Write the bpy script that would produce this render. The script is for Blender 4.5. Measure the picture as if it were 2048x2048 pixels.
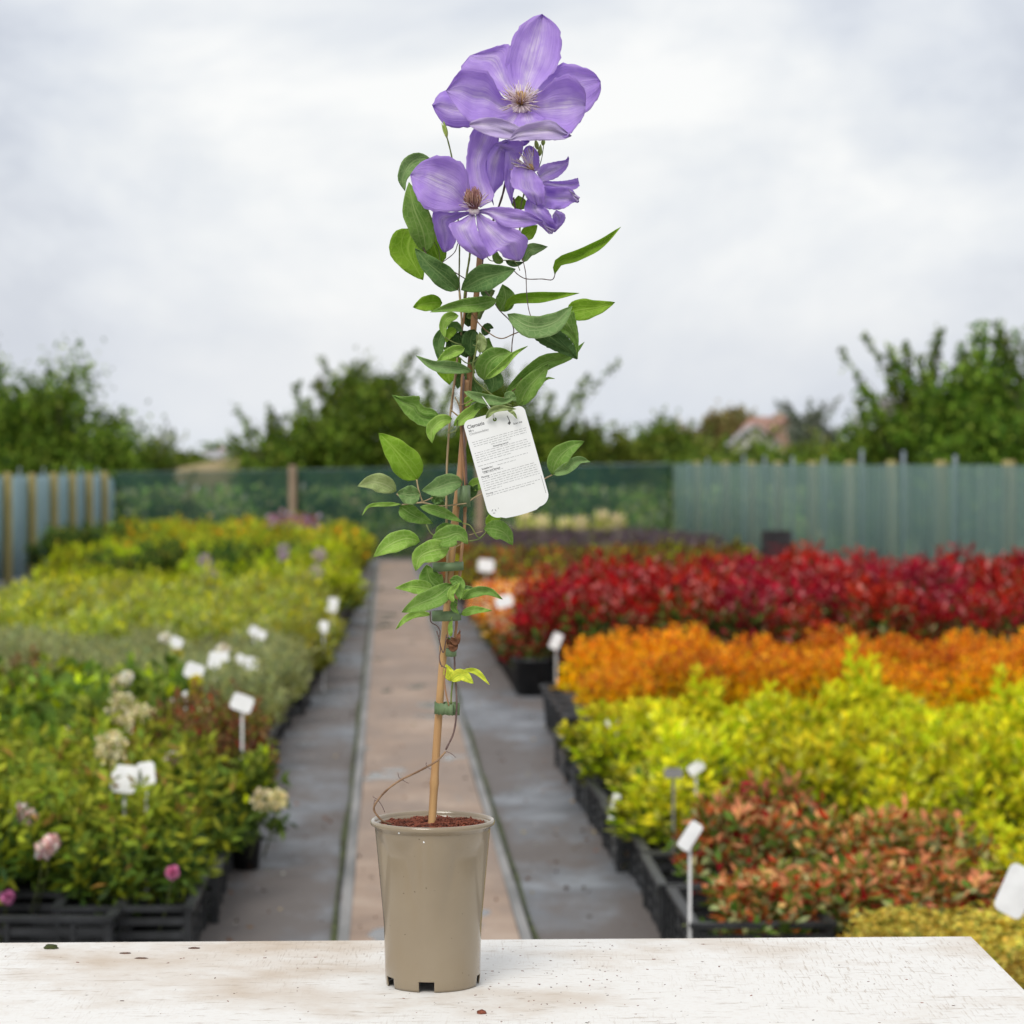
import bpy, bmesh, math, random
import numpy as np
from mathutils import Vector, Matrix, noise as mnoise
for o in list(bpy.data.objects): bpy.data.objects.remove(o, do_unlink=True)
SC = bpy.context.scene
COL = SC.collection
R = math.radians
# ---------------------------------------------------------------- camera
FPX = 4790.0; CZ = 1.45; HOR = 945.0
PITCH = math.atan((1024 - HOR) / FPX)
PD = 2.9                                   # distance of the potted plant
cam = bpy.data.cameras.new('camera'); camo = bpy.data.objects.new('camera', cam); COL.objects.link(camo)
camo.location = (0, 0, CZ); camo.rotation_euler = (R(90) - PITCH, 0, 0)
cam.sensor_width = 36; cam.lens = FPX / 2048 * 36; cam.clip_start = .05; cam.clip_end = 3000
cam.dof.use_dof = True; cam.dof.focus_distance = 2.88; cam.dof.aperture_fstop = 7.1
SC.camera = camo
SC.render.resolution_x = 1024; SC.render.resolution_y = 1024
# ---------------------------------------------------------------- world and sun
SUN_EL, SUN_ROT = R(50), R(-155)
w = bpy.data.worlds.new('World'); SC.world = w; w.use_nodes = True
nt = w.node_tree; nt.nodes.clear()
def N(nt, t, **k):
    n = nt.nodes.new(t)
    for a, b in k.items(): setattr(n, a, b)
    return n
def ramp(nt, fac, stops, interp='LINEAR'):
    r = N(nt, 'ShaderNodeValToRGB'); r.color_ramp.interpolation = interp
    e = r.color_ramp.elements
    while len(e) < len(stops): e.new(.5)
    for i, (p, c) in enumerate(stops):
        e[i].position = p; e[i].color = (*c, 1) if len(c) == 3 else c
    if fac is not None: nt.links.new(fac, r.inputs[0])
    return r
tc = N(nt, 'ShaderNodeTexCoord')
mp = N(nt, 'ShaderNodeMapping'); mp.inputs['Scale'].default_value = (1, 1, 1.9); mp.inputs['Location'].default_value = (3.1, .4, .75)
nt.links.new(tc.outputs['Generated'], mp.inputs[0])
nz = N(nt, 'ShaderNodeTexNoise'); nz.inputs['Scale'].default_value = 4.6; nz.inputs['Detail'].default_value = 7; nz.inputs['Roughness'].default_value = .56
nz.inputs['Distortion'].default_value = .25
nt.links.new(mp.outputs[0], nz.inputs['Vector'])
cl = ramp(nt, nz.outputs['Fac'], [(.36, (.48, .51, .58)), (.44, (.59, .617, .67)), (.52, (.68, .697, .722)), (.61, (.79, .79, .785))])
sx = N(nt, 'ShaderNodeSeparateXYZ'); nt.links.new(tc.outputs['Generated'], sx.inputs[0])
hz = ramp(nt, sx.outputs['Z'], [(0, (.58, .625, .69)), (.055, (.60, .63, .69)), (.12, (.9, .9, .9)), (.3, (1, 1, 1))])
hm = N(nt, 'ShaderNodeMixRGB'); hm.blend_type = 'MULTIPLY'; hm.inputs[0].default_value = .0
mixh = N(nt, 'ShaderNodeMixRGB'); fr = ramp(nt, sx.outputs['Z'], [(0, (.85, .85, .85)), (.06, (.35, .35, .35)), (.13, (0, 0, 0))])
nt.links.new(fr.outputs[0], mixh.inputs[0]); nt.links.new(cl.outputs[0], mixh.inputs[1]); nt.links.new(hz.outputs[0], mixh.inputs[2])
sky = N(nt, 'ShaderNodeTexSky'); sky.sky_type = 'NISHITA'; sky.sun_disc = False; sky.sun_elevation = SUN_EL; sky.sun_rotation = SUN_ROT
sky.air_density = 1.5; sky.dust_density = 2
sg = N(nt, 'ShaderNodeBackground'); sg.inputs[1].default_value = .1; nt.links.new(sky.outputs[0], sg.inputs[0])
cg = N(nt, 'ShaderNodeBackground'); cg.inputs[1].default_value = 1.0; nt.links.new(mixh.outputs[0], cg.inputs[0])
ms = N(nt, 'ShaderNodeMixShader'); ms.inputs[0].default_value = .93
nt.links.new(sg.outputs[0], ms.inputs[1]); nt.links.new(cg.outputs[0], ms.inputs[2])
wo = N(nt, 'ShaderNodeOutputWorld'); nt.links.new(ms.outputs[0], wo.inputs[0])
sl = bpy.data.lights.new('sun', 'SUN'); sl.energy = 1.5; sl.angle = R(28); sl.color = (1, .965, .91)
so = bpy.data.objects.new('sun', sl); COL.objects.link(so)
sd = Vector((math.sin(SUN_ROT) * math.cos(SUN_EL), math.cos(SUN_ROT) * math.cos(SUN_EL), math.sin(SUN_EL)))
so.rotation_euler = sd.to_track_quat('Z', 'Y').to_euler(); so.location = (-5, -5, 12)
SC.view_settings.view_transform = 'Standard'; SC.view_settings.look = 'None'
SC.view_settings.exposure = 0.34; SC.view_settings.gamma = 1
SC.render.engine = 'CYCLES'
SC.cycles.max_bounces = 8; SC.cycles.transparent_max_bounces = 12
# ---------------------------------------------------------------- helpers
ca, sa = math.cos(PITCH), math.sin(PITCH)
def W(px, py, Y=PD):
    """a point of the photograph (2048 px) at distance Y in front of the tripod"""
    u, v = (px - 1024) / FPX, (py - 1024) / FPX
    d = Vector((u, ca - v * sa, -sa - v * ca))
    return Vector((0, 0, CZ)) + d * (Y / d.y)
def tag(o, label=None, cat=None, group=None, kind=None):
    if label: o['label'] = label
    if cat: o['category'] = cat
    if group: o['group'] = group
    if kind: o['kind'] = kind
    return o
def empty(name, loc, label, cat, group=None, rz=0):
    o = bpy.data.objects.new(name, None); COL.objects.link(o); o.location = loc; o.rotation_euler.z = rz
    o.empty_display_size = .05
    return tag(o, label, cat, group)
def link(name, me, parent=None, loc=(0, 0, 0)):
    o = bpy.data.objects.new(name, me); COL.objects.link(o); o.location = loc
    if parent: o.parent = parent
    return o
def mesh(name, V, F, mats, smooth=True, uv=None, mi=None, cols=None):
    me = bpy.data.meshes.new(name); me.from_pydata([tuple(v) for v in V], [], F)
    for m in (mats if isinstance(mats, (list, tuple)) else [mats]): me.materials.append(m)
    if smooth: me.polygons.foreach_set('use_smooth', [True] * len(me.polygons))
    if mi is not None: me.polygons.foreach_set('material_index', mi)
    if uv is not None:
        l = me.uv_layers.new(name='UVMap')
        idx = [0] * len(me.loops); me.loops.foreach_get('vertex_index', idx)
        flat = []
        for i in idx: flat += list(uv[i])
        l.data.foreach_set('uv', flat)
    if cols is not None:
        a = me.color_attributes.new('Col', 'FLOAT_COLOR', 'POINT')
        a.data.foreach_set('color', [x for c in cols for x in (*c, 1)])
    me.update(); return me
class MB:
    def __init__(s): s.V = []; s.F = []; s.M = []
    def box(s, c, d, rz=0, m=0, taper=1.0, rot=None):
        i = len(s.V); M = rot if rot is not None else Matrix.Rotation(rz, 3, 'Z')
        for z in (-1, 1):
            k = taper if z > 0 else 1
            for x, y in ((-1, -1), (1, -1), (1, 1), (-1, 1)):
                s.V.append(Vector(c) + M @ Vector((x * d[0] / 2 * k, y * d[1] / 2 * k, z * d[2] / 2)))
        for f in ((0, 3, 2, 1), (4, 5, 6, 7), (0, 1, 5, 4), (1, 2, 6, 5), (2, 3, 7, 6), (3, 0, 4, 7)):
            s.F.append(tuple(i + a for a in f)); s.M.append(m)
        return s
    def tube(s, P, r, n=6, m=0, cap=True):
        P = [Vector(p) for p in P]; i0 = len(s.V)
        rr = r if isinstance(r, (list, tuple)) else [r] * len(P)
        up = Vector((0.31, 0.9, 0.12)); prev = None
        for k, p in enumerate(P):
            t = (P[min(k + 1, len(P) - 1)] - P[max(k - 1, 0)])
            t = t.normalized() if t.length > 1e-9 else Vector((0, 0, 1))
            if prev is None:
                a = t.orthogonal().normalized()
            else:
                a = (prev - t * prev.dot(t)); a = a.normalized() if a.length > 1e-6 else t.orthogonal().normalized()
            prev = a; b = t.cross(a)
            for j in range(n):
                q = 2 * math.pi * j / n
                s.V.append(p + (a * math.cos(q) + b * math.sin(q)) * rr[k])
        for k in range(len(P) - 1):
            for j in range(n):
                s.F.append((i0 + k * n + j, i0 + k * n + (j + 1) % n, i0 + (k + 1) * n + (j + 1) % n, i0 + (k + 1) * n + j)); s.M.append(m)
        if cap:
            s.F.append(tuple(i0 + j for j in reversed(range(n)))); s.M.append(m)
            e = i0 + (len(P) - 1) * n; s.F.append(tuple(e + j for j in range(n))); s.M.append(m)
        return s
    def lathe(s, c, prof, n=24, m=0):
        i0 = len(s.V)
        for r, z in prof:
            for j in range(n):
                q = 2 * math.pi * j / n; s.V.append(Vector(c) + Vector((r * math.cos(q), r * math.sin(q), z)))
        for k in range(len(prof) - 1):
            for j in range(n):
                s.F.append((i0 + k * n + j, i0 + k * n + (j + 1) % n, i0 + (k + 1) * n + (j + 1) % n, i0 + (k + 1) * n + j)); s.M.append(m)
        return s
    def mesh(s, name, mats, smooth=False, org=None):
        V = s.V if org is None else [v - Vector(org) for v in s.V]
        return mesh(name, V, s.F, mats, smooth, mi=s.M)
def spline(P, n=6):
    """Catmull-Rom through tuples of any length"""
    P = [np.array(p, float) for p in P]
    if len(P) < 3:
        return [tuple(P[0] + (P[-1] - P[0]) * k / n) for k in range(n + 1)]
    Q = [2 * P[0] - P[1]] + P + [2 * P[-1] - P[-2]]; out = []
    for i in range(1, len(Q) - 2):
        a, b, c, d = Q[i - 1:i + 3]
        for k in range(n):
            t = k / n
            out.append(tuple(.5 * (2 * b + (c - a) * t + (2 * a - 5 * b + 4 * c - d) * t * t + (3 * b - a - 3 * c + d) * t ** 3)))
    out.append(tuple(P[-1])); return out
# ---------------------------------------------------------------- materials
def mat(name):
    m = bpy.data.materials.new(name); m.use_nodes = True; t = m.node_tree; t.nodes.clear()
    o = N(t, 'ShaderNodeOutputMaterial'); b = N(t, 'ShaderNodeBsdfPrincipled'); t.links.new(b.outputs[0], o.inputs[0])
    return m, t, b, o
def noisy(name, c1, c2, scale=8, rough=.6, bump=0.0, detail=5, stretch=(1, 1, 1), spec=.5, lo=.35, hi=.65, bscale=None, coat=0):
    m, t, b, o = mat(name)
    tcn = N(t, 'ShaderNodeTexCoord'); mpn = N(t, 'ShaderNodeMapping'); mpn.inputs['Scale'].default_value = stretch
    t.links.new(tcn.outputs['Object'], mpn.inputs[0])
    n = N(t, 'ShaderNodeTexNoise'); n.inputs['Scale'].default_value = scale; n.inputs['Detail'].default_value = detail
    t.links.new(mpn.outputs[0], n.inputs['Vector'])
    r = ramp(t, n.outputs['Fac'], [(lo, c1), (hi, c2)]); t.links.new(r.outputs[0], b.inputs['Base Color'])
    b.inputs['Roughness'].default_value = rough; b.inputs['Specular IOR Level'].default_value = spec
    b.inputs['Coat Weight'].default_value = coat
    if bump:
        n2 = N(t, 'ShaderNodeTexNoise'); n2.inputs['Scale'].default_value = bscale or scale * 4; n2.inputs['Detail'].default_value = 6
        t.links.new(mpn.outputs[0], n2.inputs['Vector'])
        bm = N(t, 'ShaderNodeBump'); bm.inputs['Strength'].default_value = bump; bm.inputs['Distance'].default_value = .005
        t.links.new(n2.outputs['Fac'], bm.inputs['Height']); t.links.new(bm.outputs[0], b.inputs['Normal'])
    return m
def foliage_mat(name='foliage', trans=.20, rough=.6, spec=.14):
    m, t, b, o = mat(name)
    a = N(t, 'ShaderNodeAttribute', attribute_name='Col'); oi = N(t, 'ShaderNodeObjectInfo')
    hs = N(t, 'ShaderNodeHueSaturation'); t.links.new(a.outputs['Color'], hs.inputs['Color']); hs.inputs['Saturation'].default_value = 1.03
    mr = N(t, 'ShaderNodeMapRange'); mr.inputs['To Min'].default_value = 1.05; mr.inputs['To Max'].default_value = 1.55
    t.links.new(oi.outputs['Random'], mr.inputs[0]); t.links.new(mr.outputs[0], hs.inputs['Value'])
    mh = N(t, 'ShaderNodeMapRange'); mh.inputs['To Min'].default_value = .488; mh.inputs['To Max'].default_value = .512
    t.links.new(oi.outputs['Random'], mh.inputs[0]); t.links.new(mh.outputs[0], hs.inputs['Hue'])
    t.links.new(hs.outputs[0], b.inputs['Base Color']); b.inputs['Roughness'].default_value = rough; b.inputs['Specular IOR Level'].default_value = spec
    tr = N(t, 'ShaderNodeBsdfTranslucent'); t.links.new(hs.outputs[0], tr.inputs[0])
    mx = N(t, 'ShaderNodeMixShader'); mx.inputs[0].default_value = trans
    t.links.new(b.outputs[0], mx.inputs[1]); t.links.new(tr.outputs[0], mx.inputs[2]); t.links.new(mx.outputs[0], o.inputs[0])
    return m
FOL = foliage_mat()
M_black = noisy('black_plastic', (.010, .010, .011), (.03, .03, .032), 14, .42, .15)
M_crate = noisy('grey_black_plastic', (.010, .011, .012), (.032, .034, .037), 9, .45, .2)
M_soil = noisy('dark_compost', (.012, .008, .005), (.05, .03, .018), 60, .9, .6)
M_bark = noisy('tree_bark', (.06, .045, .032), (.13, .10, .075), 12, .9, .5, stretch=(1, 1, .25))
M_white = noisy('white_label_plastic', (.74, .74, .73), (.84, .84, .83), 20, .4)
M_post = noisy('weathered_post_wood', (.26, .18, .115), (.42, .31, .21), 6, .85, .4, stretch=(6, 6, .6))
M_post2 = noisy('treated_post_wood', (.27, .22, .08), (.45, .37, .15), 6, .85, .4, stretch=(6, 6, .6))
M_stake = noisy('blue_grey_steel', (.22, .28, .34), (.36, .42, .48), 10, .45)
# membrane, path
def ground_mat(name, cols, sc, dirt, rough=(.35, .8), weave=True, seed=0, puddle=0.0):
    m, t, b, o = mat(name)
    tcn = N(t, 'ShaderNodeTexCoord'); mpn = N(t, 'ShaderNodeMapping'); mpn.inputs['Location'].default_value = (seed, seed * .7, 0)
    t.links.new(tcn.outputs['Object'], mpn.inputs[0])
    n = N(t, 'ShaderNodeTexNoise'); n.inputs['Scale'].default_value = sc; n.inputs['Detail'].default_value = 8; n.inputs['Roughness'].default_value = .62
    t.links.new(mpn.outputs[0], n.inputs['Vector'])
    r = ramp(t, n.outputs['Fac'], cols)
    n2 = N(t, 'ShaderNodeTexNoise'); n2.inputs['Scale'].default_value = .75; n2.inputs['Detail'].default_value = 9; n2.inputs['Roughness'].default_value = .65
    mp2 = N(t, 'ShaderNodeMapping'); mp2.inputs['Location'].default_value = (7 + seed, 3, 0); mp2.inputs['Scale'].default_value = (1.6, .8, 1)
    t.links.new(tcn.outputs['Object'], mp2.inputs[0]); t.links.new(mp2.outputs[0], n2.inputs['Vector'])
    r2 = ramp(t, n2.outputs['Fac'], [(.44, (0, 0, 0)), (.54, (1, 1, 1))])
    mx = N(t, 'ShaderNodeMixRGB'); t.links.new(r2.outputs[0], mx.inputs[0]); t.links.new(r.outputs[0], mx.inputs[1]); mx.inputs[2].default_value = (*dirt, 1)
    n3 = N(t, 'ShaderNodeTexNoise'); n3.inputs['Scale'].default_value = 130; n3.inputs['Detail'].default_value = 3
    t.links.new(tcn.outputs['Object'], n3.inputs['Vector'])
    g = ramp(t, n3.outputs['Fac'], [(.3, (.78, .78, .78)), (.7, (1.15, 1.15, 1.15))])
    mg = N(t, 'ShaderNodeMixRGB'); mg.blend_type = 'MULTIPLY'; mg.inputs[0].default_value = 1
    t.links.new(mx.outputs[0], mg.inputs[1]); t.links.new(g.outputs[0], mg.inputs[2]); last = mg.outputs[0]
    rr = ramp(t, n2.outputs['Fac'], [(.42, (rough[0],) * 3), (.6, (rough[1],) * 3)]); lr = rr.outputs[0]
    if puddle:
        n4 = N(t, 'ShaderNodeTexNoise'); n4.inputs['Scale'].default_value = 1.7; n4.inputs['Detail'].default_value = 3
        mp4 = N(t, 'ShaderNodeMapping'); mp4.inputs['Location'].default_value = (2.2, 5.4, 0); mp4.inputs['Scale'].default_value = (1.5, .9, 1)
        t.links.new(tcn.outputs['Object'], mp4.inputs[0]); t.links.new(mp4.outputs[0], n4.inputs['Vector'])
        r4 = ramp(t, n4.outputs['Fac'], [(puddle, (0, 0, 0)), (puddle + .02, (1, 1, 1))])
        m4 = N(t, 'ShaderNodeMixRGB'); t.links.new(r4.outputs[0], m4.inputs[0]); t.links.new(last, m4.inputs[1]); m4.inputs[2].default_value = (.05, .045, .04, 1); last = m4.outputs[0]
        m5 = N(t, 'ShaderNodeMixRGB'); t.links.new(r4.outputs[0], m5.inputs[0]); t.links.new(lr, m5.inputs[1]); m5.inputs[2].default_value = (.05, .05, .05, 1); lr = m5.outputs[0]
    t.links.new(last, b.inputs['Base Color']); t.links.new(lr, b.inputs['Roughness'])
    bm = N(t, 'ShaderNodeBump'); bm.inputs['Strength'].default_value = .5; bm.inputs['Distance'].default_value = .01
    t.links.new(n.outputs['Fac'], bm.inputs['Height']); t.links.new(bm.outputs[0], b.inputs['Normal'])
    return m
M_memb = ground_mat('woven_ground_membrane', [(.33, (.08, .083, .09)), (.5, (.14, .147, .16)), (.66, (.225, .24, .26))], 3.2, (.125, .107, .098), (.5, .8), seed=2)
M_path = ground_mat('brown_path_matting', [(.33, (.24, .16, .11)), (.5, (.34, .235, .165)), (.66, (.43, .32, .24))], 1.9, (.28, .21, .165), (.6, .85), seed=5, puddle=.625)
M_edge = noisy('pale_edging', (.15, .15, .145), (.27, .26, .25), 3, .7, .2, stretch=(4, .6, 1))
M_moss = noisy('moss', (.02, .025, .01), (.07, .085, .02), 14, .95, .8)
M_grass = noisy('rough_grass', (.05, .075, .02), (.15, .16, .055), .25, .95, 0, detail=9)
# ---------------------------------------------------------------- ground
XC = lambda Y: -.243 - .0525 * (Y - 7.47)          # centre line of the path
def sheet(name, pts, m, z, kind='structure', label=None):
    me = mesh(name, [Vector((x, y, z)) for x, y in pts], [tuple(range(len(pts)))], m, False)
    o = link(name, me); return tag(o, label, kind=kind)
sheet('ground', [(-1500, -40), (1500, -40), (1500, 2500), (-1500, 2500)], M_grass, -.012, label='rough green field and ground beyond the fences')
def strip(name, o0, o1, y0, y1, m, z, h=0, n=40, wob=0.0, label=None, kind='structure'):
    V = []; F = []
    for i in range(n + 1):
        y = y0 + (y1 - y0) * i / n
        q0 = o0 + wob * mnoise.noise(Vector((y * .8, o0 * 3, 0))); q1 = o1 + wob * mnoise.noise(Vector((y * .8, o1 * 3, 5)))
        V += [Vector((XC(y) + q0, y, z)), Vector((XC(y) + q1, y, z))]
        if h: V += [Vector((XC(y) + q0, y, z + h)), Vector((XC(y) + q1, y, z + h))]
    s = 4 if h else 2
    for i in range(n):
        a = i * s; b = a + s
        if h: F += [(a + 2, a + 3, b + 3, b + 2), (a, a + 2, b + 2, b), (a + 1, b + 1, b + 3, a + 3)]
        else: F.append((a, a + 1, b + 1, b))
    if h: F += [(0, 1, 3, 2), (n * s, n * s + 2, n * s + 3, n * s + 1)]
    return tag(link(name, mesh(name, V, F, m, False)), label, kind=kind)
strip('membrane', -7.0, 6.5, -1, 40.8, M_memb, 0, label='grey woven weed membrane laid across the growing beds')
strip('path', -.262, .262, 1, 38.6, M_path, .004, h=.012, wob=.01, label='brown matting path running between the two beds')
strip('left_edging', -.300, -.264, 1, 38.6, M_edge, .004, h=.017, label='pale strip along the left edge of the path')
strip('right_edging', .264, .296, 1, 38.6, M_edge, .004, h=.017, label='pale strip along the right edge of the path')
strip('left_moss', -.322, -.304, 1, 36, M_moss, .004, h=.012, n=160, wob=.022, label='line of moss beside the left edging of the path')
strip('right_moss', .302, .318, 1, 30, M_moss, .004, h=.01, n=160, wob=.02, label='line of moss beside the right edging of the path')
# ---------------------------------------------------------------- leaf clouds
rng = np.random.default_rng(11)
def norm(a): return a / np.maximum(np.linalg.norm(a, axis=1, keepdims=True), 1e-9)
def leafmesh(name, C, D, L, Wd, cols, m=None, fold=.18):
    n = len(C); a = norm(D); s = norm(np.cross(a, rng.normal(size=(n, 3)))); nn = np.cross(a, s)
    L = np.asarray(L).reshape(-1, 1) * np.ones((n, 1)); Wd = np.asarray(Wd).reshape(-1, 1) * np.ones((n, 1))
    V = np.empty((n, 4, 3)); V[:, 0] = C; V[:, 1] = C + a * L * .5 + s * Wd * .5 + nn * Wd * fold
    V[:, 2] = C + a * L - nn * L * .08; V[:, 3] = C + a * L * .5 - s * Wd * .5 + nn * Wd * fold
    me = bpy.data.meshes.new(name); me.vertices.add(4 * n); me.vertices.foreach_set('co', V.ravel())
    me.loops.add(4 * n); me.loops.foreach_set('vertex_index', np.arange(4 * n, dtype=np.int32))
    me.polygons.add(n); me.polygons.foreach_set('loop_start', np.arange(0, 4 * n, 4, dtype=np.int32)); me.polygons.foreach_set('loop_total', np.full(n, 4, np.int32))
    me.update(calc_edges=True)
    c = np.ones((n, 4, 4)); c[:, :, :3] = np.asarray(cols)[:, None, :]
    at = me.color_attributes.new('Col', 'FLOAT_COLOR', 'POINT'); at.data.foreach_set('color', c.ravel())
    me.materials.append(m or FOL); me.validate(); return me
def pick(pal, n):
    """pal: list of (weight, colour)"""
    wt = np.array([p[0] for p in pal], float); wt /= wt.sum(); cc = np.array([p[1] for p in pal], float)
    c = cc[rng.choice(len(pal), n, p=wt)]
    return np.clip(c * rng.uniform(.75, 1.3, (n, 1)) * rng.uniform(.92, 1.08, (n, 3)), 0, 1)
def shrub(name, h, r, z0, shoots, per, L, Wd, top, low=None, cut=.5, up=.55, flat=.8, start=.15):
    """leafy shoots fanning out of a pot; returns a leaf mesh"""
    C = []; D = []; T = []
    for k in range(shoots):
        th = rng.uniform(0, 2 * math.pi); q = math.sqrt(rng.uniform(0, 1)); ln = rng.uniform(.72, 1.12)
        e = np.array([math.cos(th) * q * r, math.sin(th) * q * r, z0 + (h - z0) * (1 - (1 - flat) * q * q * 1.2) * ln])
        if q > .75 and rng.random() < .5: e[2] = z0 + (e[2] - z0) * rng.uniform(.35, .8)
        b = np.array([math.cos(th) * q * r * .25, math.sin(th) * q * r * .25, z0 - .02])
        t = rng.uniform(start, 1, per) ** .7
        p = b + (e - b) * t[:, None]; p[:, :2] += (np.array([math.cos(th), math.sin(th)]) * q * r * .12) * (np.sin(t * 3.1))[:, None]
        ax = norm((e - b)[None])[0]
        d = rng.normal(size=(per, 3)); d = norm(norm(d) + ax * up + np.array([0, 0, .15]))
        C.append(p + d * L * .15); D.append(d); T.append((p[:, 2] - z0) / (h - z0))
    C = np.vstack(C); D = np.vstack(D); T = np.hstack(T); n = len(C)
    col = pick(top, n)
    if low is not None:
        lw = pick(low, n); mk = (T + rng.normal(0, .13, n)) < cut; col[mk] = lw[mk]
    return leafmesh(name, C, D, L * rng.uniform(.65, 1.25, n), Wd * rng.uniform(.7, 1.2, n), col)
def blossom(name, c, r, n, L, pal, squash=1.0):
    v = norm(rng.normal(size=(n, 3))); C = np.array(c) + v * r * rng.uniform(.4, 1, (n, 1)) * np.array([1, 1, squash])
    return leafmesh(name, C, v + rng.normal(0, .4, (n, 3)), L, L * .8, pick(pal, n))
def pot_mesh(r, h, name='pot'):
    b = MB(); b.lathe((0, 0, 0), [(0, .003), (r * .78, .003), (r * .8, .0), (r * .97, h - .018), (r * 1.05, h - .016), (r * 1.05, h), (r * .98, h), (r * .95, h - .02)], 14)
    b.lathe((0, 0, 0), [(r * .95, h - .021), (0, h - .015)], 14, m=1)
    return b.mesh(name, [M_black, M_soil], True)
def LO(y): return float(np.interp(y, [7, 13, 15, 23, 40], [.74, .74, .62, .47, .46]))
def ordn(i):
    t = ['first', 'second', 'third', 'fourth', 'fifth', 'sixth', 'seventh', 'eighth', 'ninth', 'tenth', 'eleventh', 'twelfth', 'thirteenth', 'fourteenth', 'fifteenth',
         'sixteenth', 'seventeenth', 'eighteenth', 'nineteenth', 'twentieth']
    return t[min(i, 19)]
G = dict(lime=(.38, .46, .02), yel=(.62, .56, .03), gold=(.60, .40, .03), olive=(.17, .18, .03), green=(.085, .14, .022), dark=(.03, .06, .014), grey=(.20, .24, .12),
         red=(.40, .016, .018), crim=(.25, .014, .018), pink=(.62, .20, .17), orange=(.75, .20, .012), amber=(.72, .33, .015), rust=(.33, .09, .03), brown=(.12, .07, .03),
         plum=(.10, .065, .085), salmon=(.55, .18, .08), mauve=(.42, .30, .42), cream=(.68, .60, .36), white=(.78, .77, .72), sage=(.33, .34, .15), blush=(.66, .45, .42))
POT = pot_mesh(.095, .17); POTBIG = pot_mesh(.11, .2)
def block(name, label, cat_, group, meshes, y0, y1, oA, oB, side, dy, dx, pot=POT, jit=.05, cond=None, flowers=None, zs=(.88, 1.12), edgef=None, rowword='row'):
    """potted shrubs standing in rows across a bed; oA.. offsets from the path's centre line"""
    r = 0; y = y0; made = []
    while y <= y1:
        o = oA; c = 0; off = (r % 2) * dx * .4
        while o + off <= oB:
            q = o + off + (LO(y) - .74 if side < 0 else 0)
            X = XC(y) + side * q + random.uniform(-jit, jit); Y = y + random.uniform(-jit, jit)
            px = 1024 + FPX * X / Y
            if -160 < px < 2200 and (cond is None or cond(X, Y)):
                root = empty(name, (X, Y, 0), f'{label}, {ordn(r)} {rowword} back, {ordn(c)} from the path', cat_, group, random.uniform(0, 6.28))
                s = random.uniform(*zs); root.scale = (random.uniform(.94, 1.08),) * 2 + (s,)
                link('foliage', random.choice(meshes), root)
                if pot is not None: link('pot', pot, root)
                made.append(root)
            o += dx; c += 1
        y += dy; r += 1
    return made
random.seed(4)
def variants(k, *a, **kw): return [shrub(*a, **kw) for _ in range(k)]
# ---- right-hand bed
golden = variants(2, 'foliage', .36, .20, .12, 150, 34, .026, .016, [(4, (.50, .36, .07)), (3, (.52, .44, .09)), (1.5, G['olive'])], [(2, G['gold']), (1, G['rust']), (2, G['olive'])], cut=.35, flat=.85)
nand = variants(3, 'foliage', .40, .23, .13, 48, 24, .052, .022, [(4, (.55, .22, .11)), (.7, G['red']), (1.5, G['rust']), (4, G['olive']), (1.5, G['green']), (1.5, (.55, .30, .12))], [(3, G['green']), (2, G['rust']), (1, G['crim']), (2, G['sage'])], cut=.62, flat=.7)
privet = variants(4, 'foliage', .50, .23, .15, 44, 34, .056, .027, [(5, (.42, .45, .025)), (4, (.62, .56, .035)), (1, (.56, .56, .10))], [(3, G['lime']), (3, G['olive']), (1, G['green'])], cut=.45, flat=.62, up=.8)
tallp = variants(1, 'foliage', .66, .2, .15, 48, 42, .056, .027, [(5, (.42, .45, .025)), (4, (.62, .56, .035))], [(3, G['lime']), (2, G['olive'])], cut=.4, flat=.3, up=.9)
spir = variants(4, 'foliage', .52, .24, .17, 150, 26, .034, .018, [(3, (.66, .20, .03)), (5, (.66, .31, .03)), (1.6, G['rust'])], [(5, (.70, .36, .02)), (2, G['yel']), (1.4, G['olive'])], cut=.6, flat=.72)
photi = variants(5, 'foliage', .80, .25, .18, 36, 26, .080, .030, [(4, G['red']), (6, G['crim']), (1.5, (.50, .16, .15)), (1, G['brown'])], [(3, G['crim']), (4, G['dark']), (3, G['green']), (1, G['brown']), (1, G['sage'])], cut=.56, flat=.75, up=.9)  # pinkish share of the top leaves paints in highlights
heuch = variants(3, 'foliage', .45, .30, .15, 50, 16, .07, .05, [(4, G['brown']), (2, G['olive']), (2, G['rust']), (1, G['lime'])], [(1, G['brown'])], cut=.5, flat=.7)
heath = variants(3, 'foliage', .52, .32, .15, 70, 16, .06, .03, [(5, G['plum']), (2, (.13, .11, .11)), (1, G['olive'])], [(1, G['brown'])], cut=.3, flat=.85)
paleor = variants(2, 'foliage', .62, .24, .16, 60, 24, .055, .03, [(3, G['salmon']), (3, G['amber']), (2, G['cream']), (1, G['red'])], [(2, G['olive']), (1, G['rust'])], cut=.4)
block('golden_shrub', 'small dense golden-leaved shrub beside the table corner', 'shrub', 'golden shrubs in the near right corner', golden, 5.75, 6.75, 1.20, 1.9, 1, .3, .29, zs=(.54, .64))
block('russet_shrub', 'low salmon and green leaved shrub', 'shrub', 'salmon and russet shrubs of the right bed', nand, 7.0, 8.2, 1.0, 1.7, 1, .33, .31, zs=(.60, 1.08), jit=.07)
block('yellow_shrub', 'yellow-green shrub at the right of the russet ones', 'shrub', 'yellow-green shrubs beside the russet ones', privet, 7.2, 8.3, 1.85, 2.4, 1, .34, .34, zs=(.55, .78))
block('yellow_shrub', 'bright yellow-green leafy shrub', 'shrub', 'yellow-green shrubs of the right bed', privet, 8.5, 10.9, .93, 2.9, 1, .36, .36, zs=(.60, 1.06), jit=.07)
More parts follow.
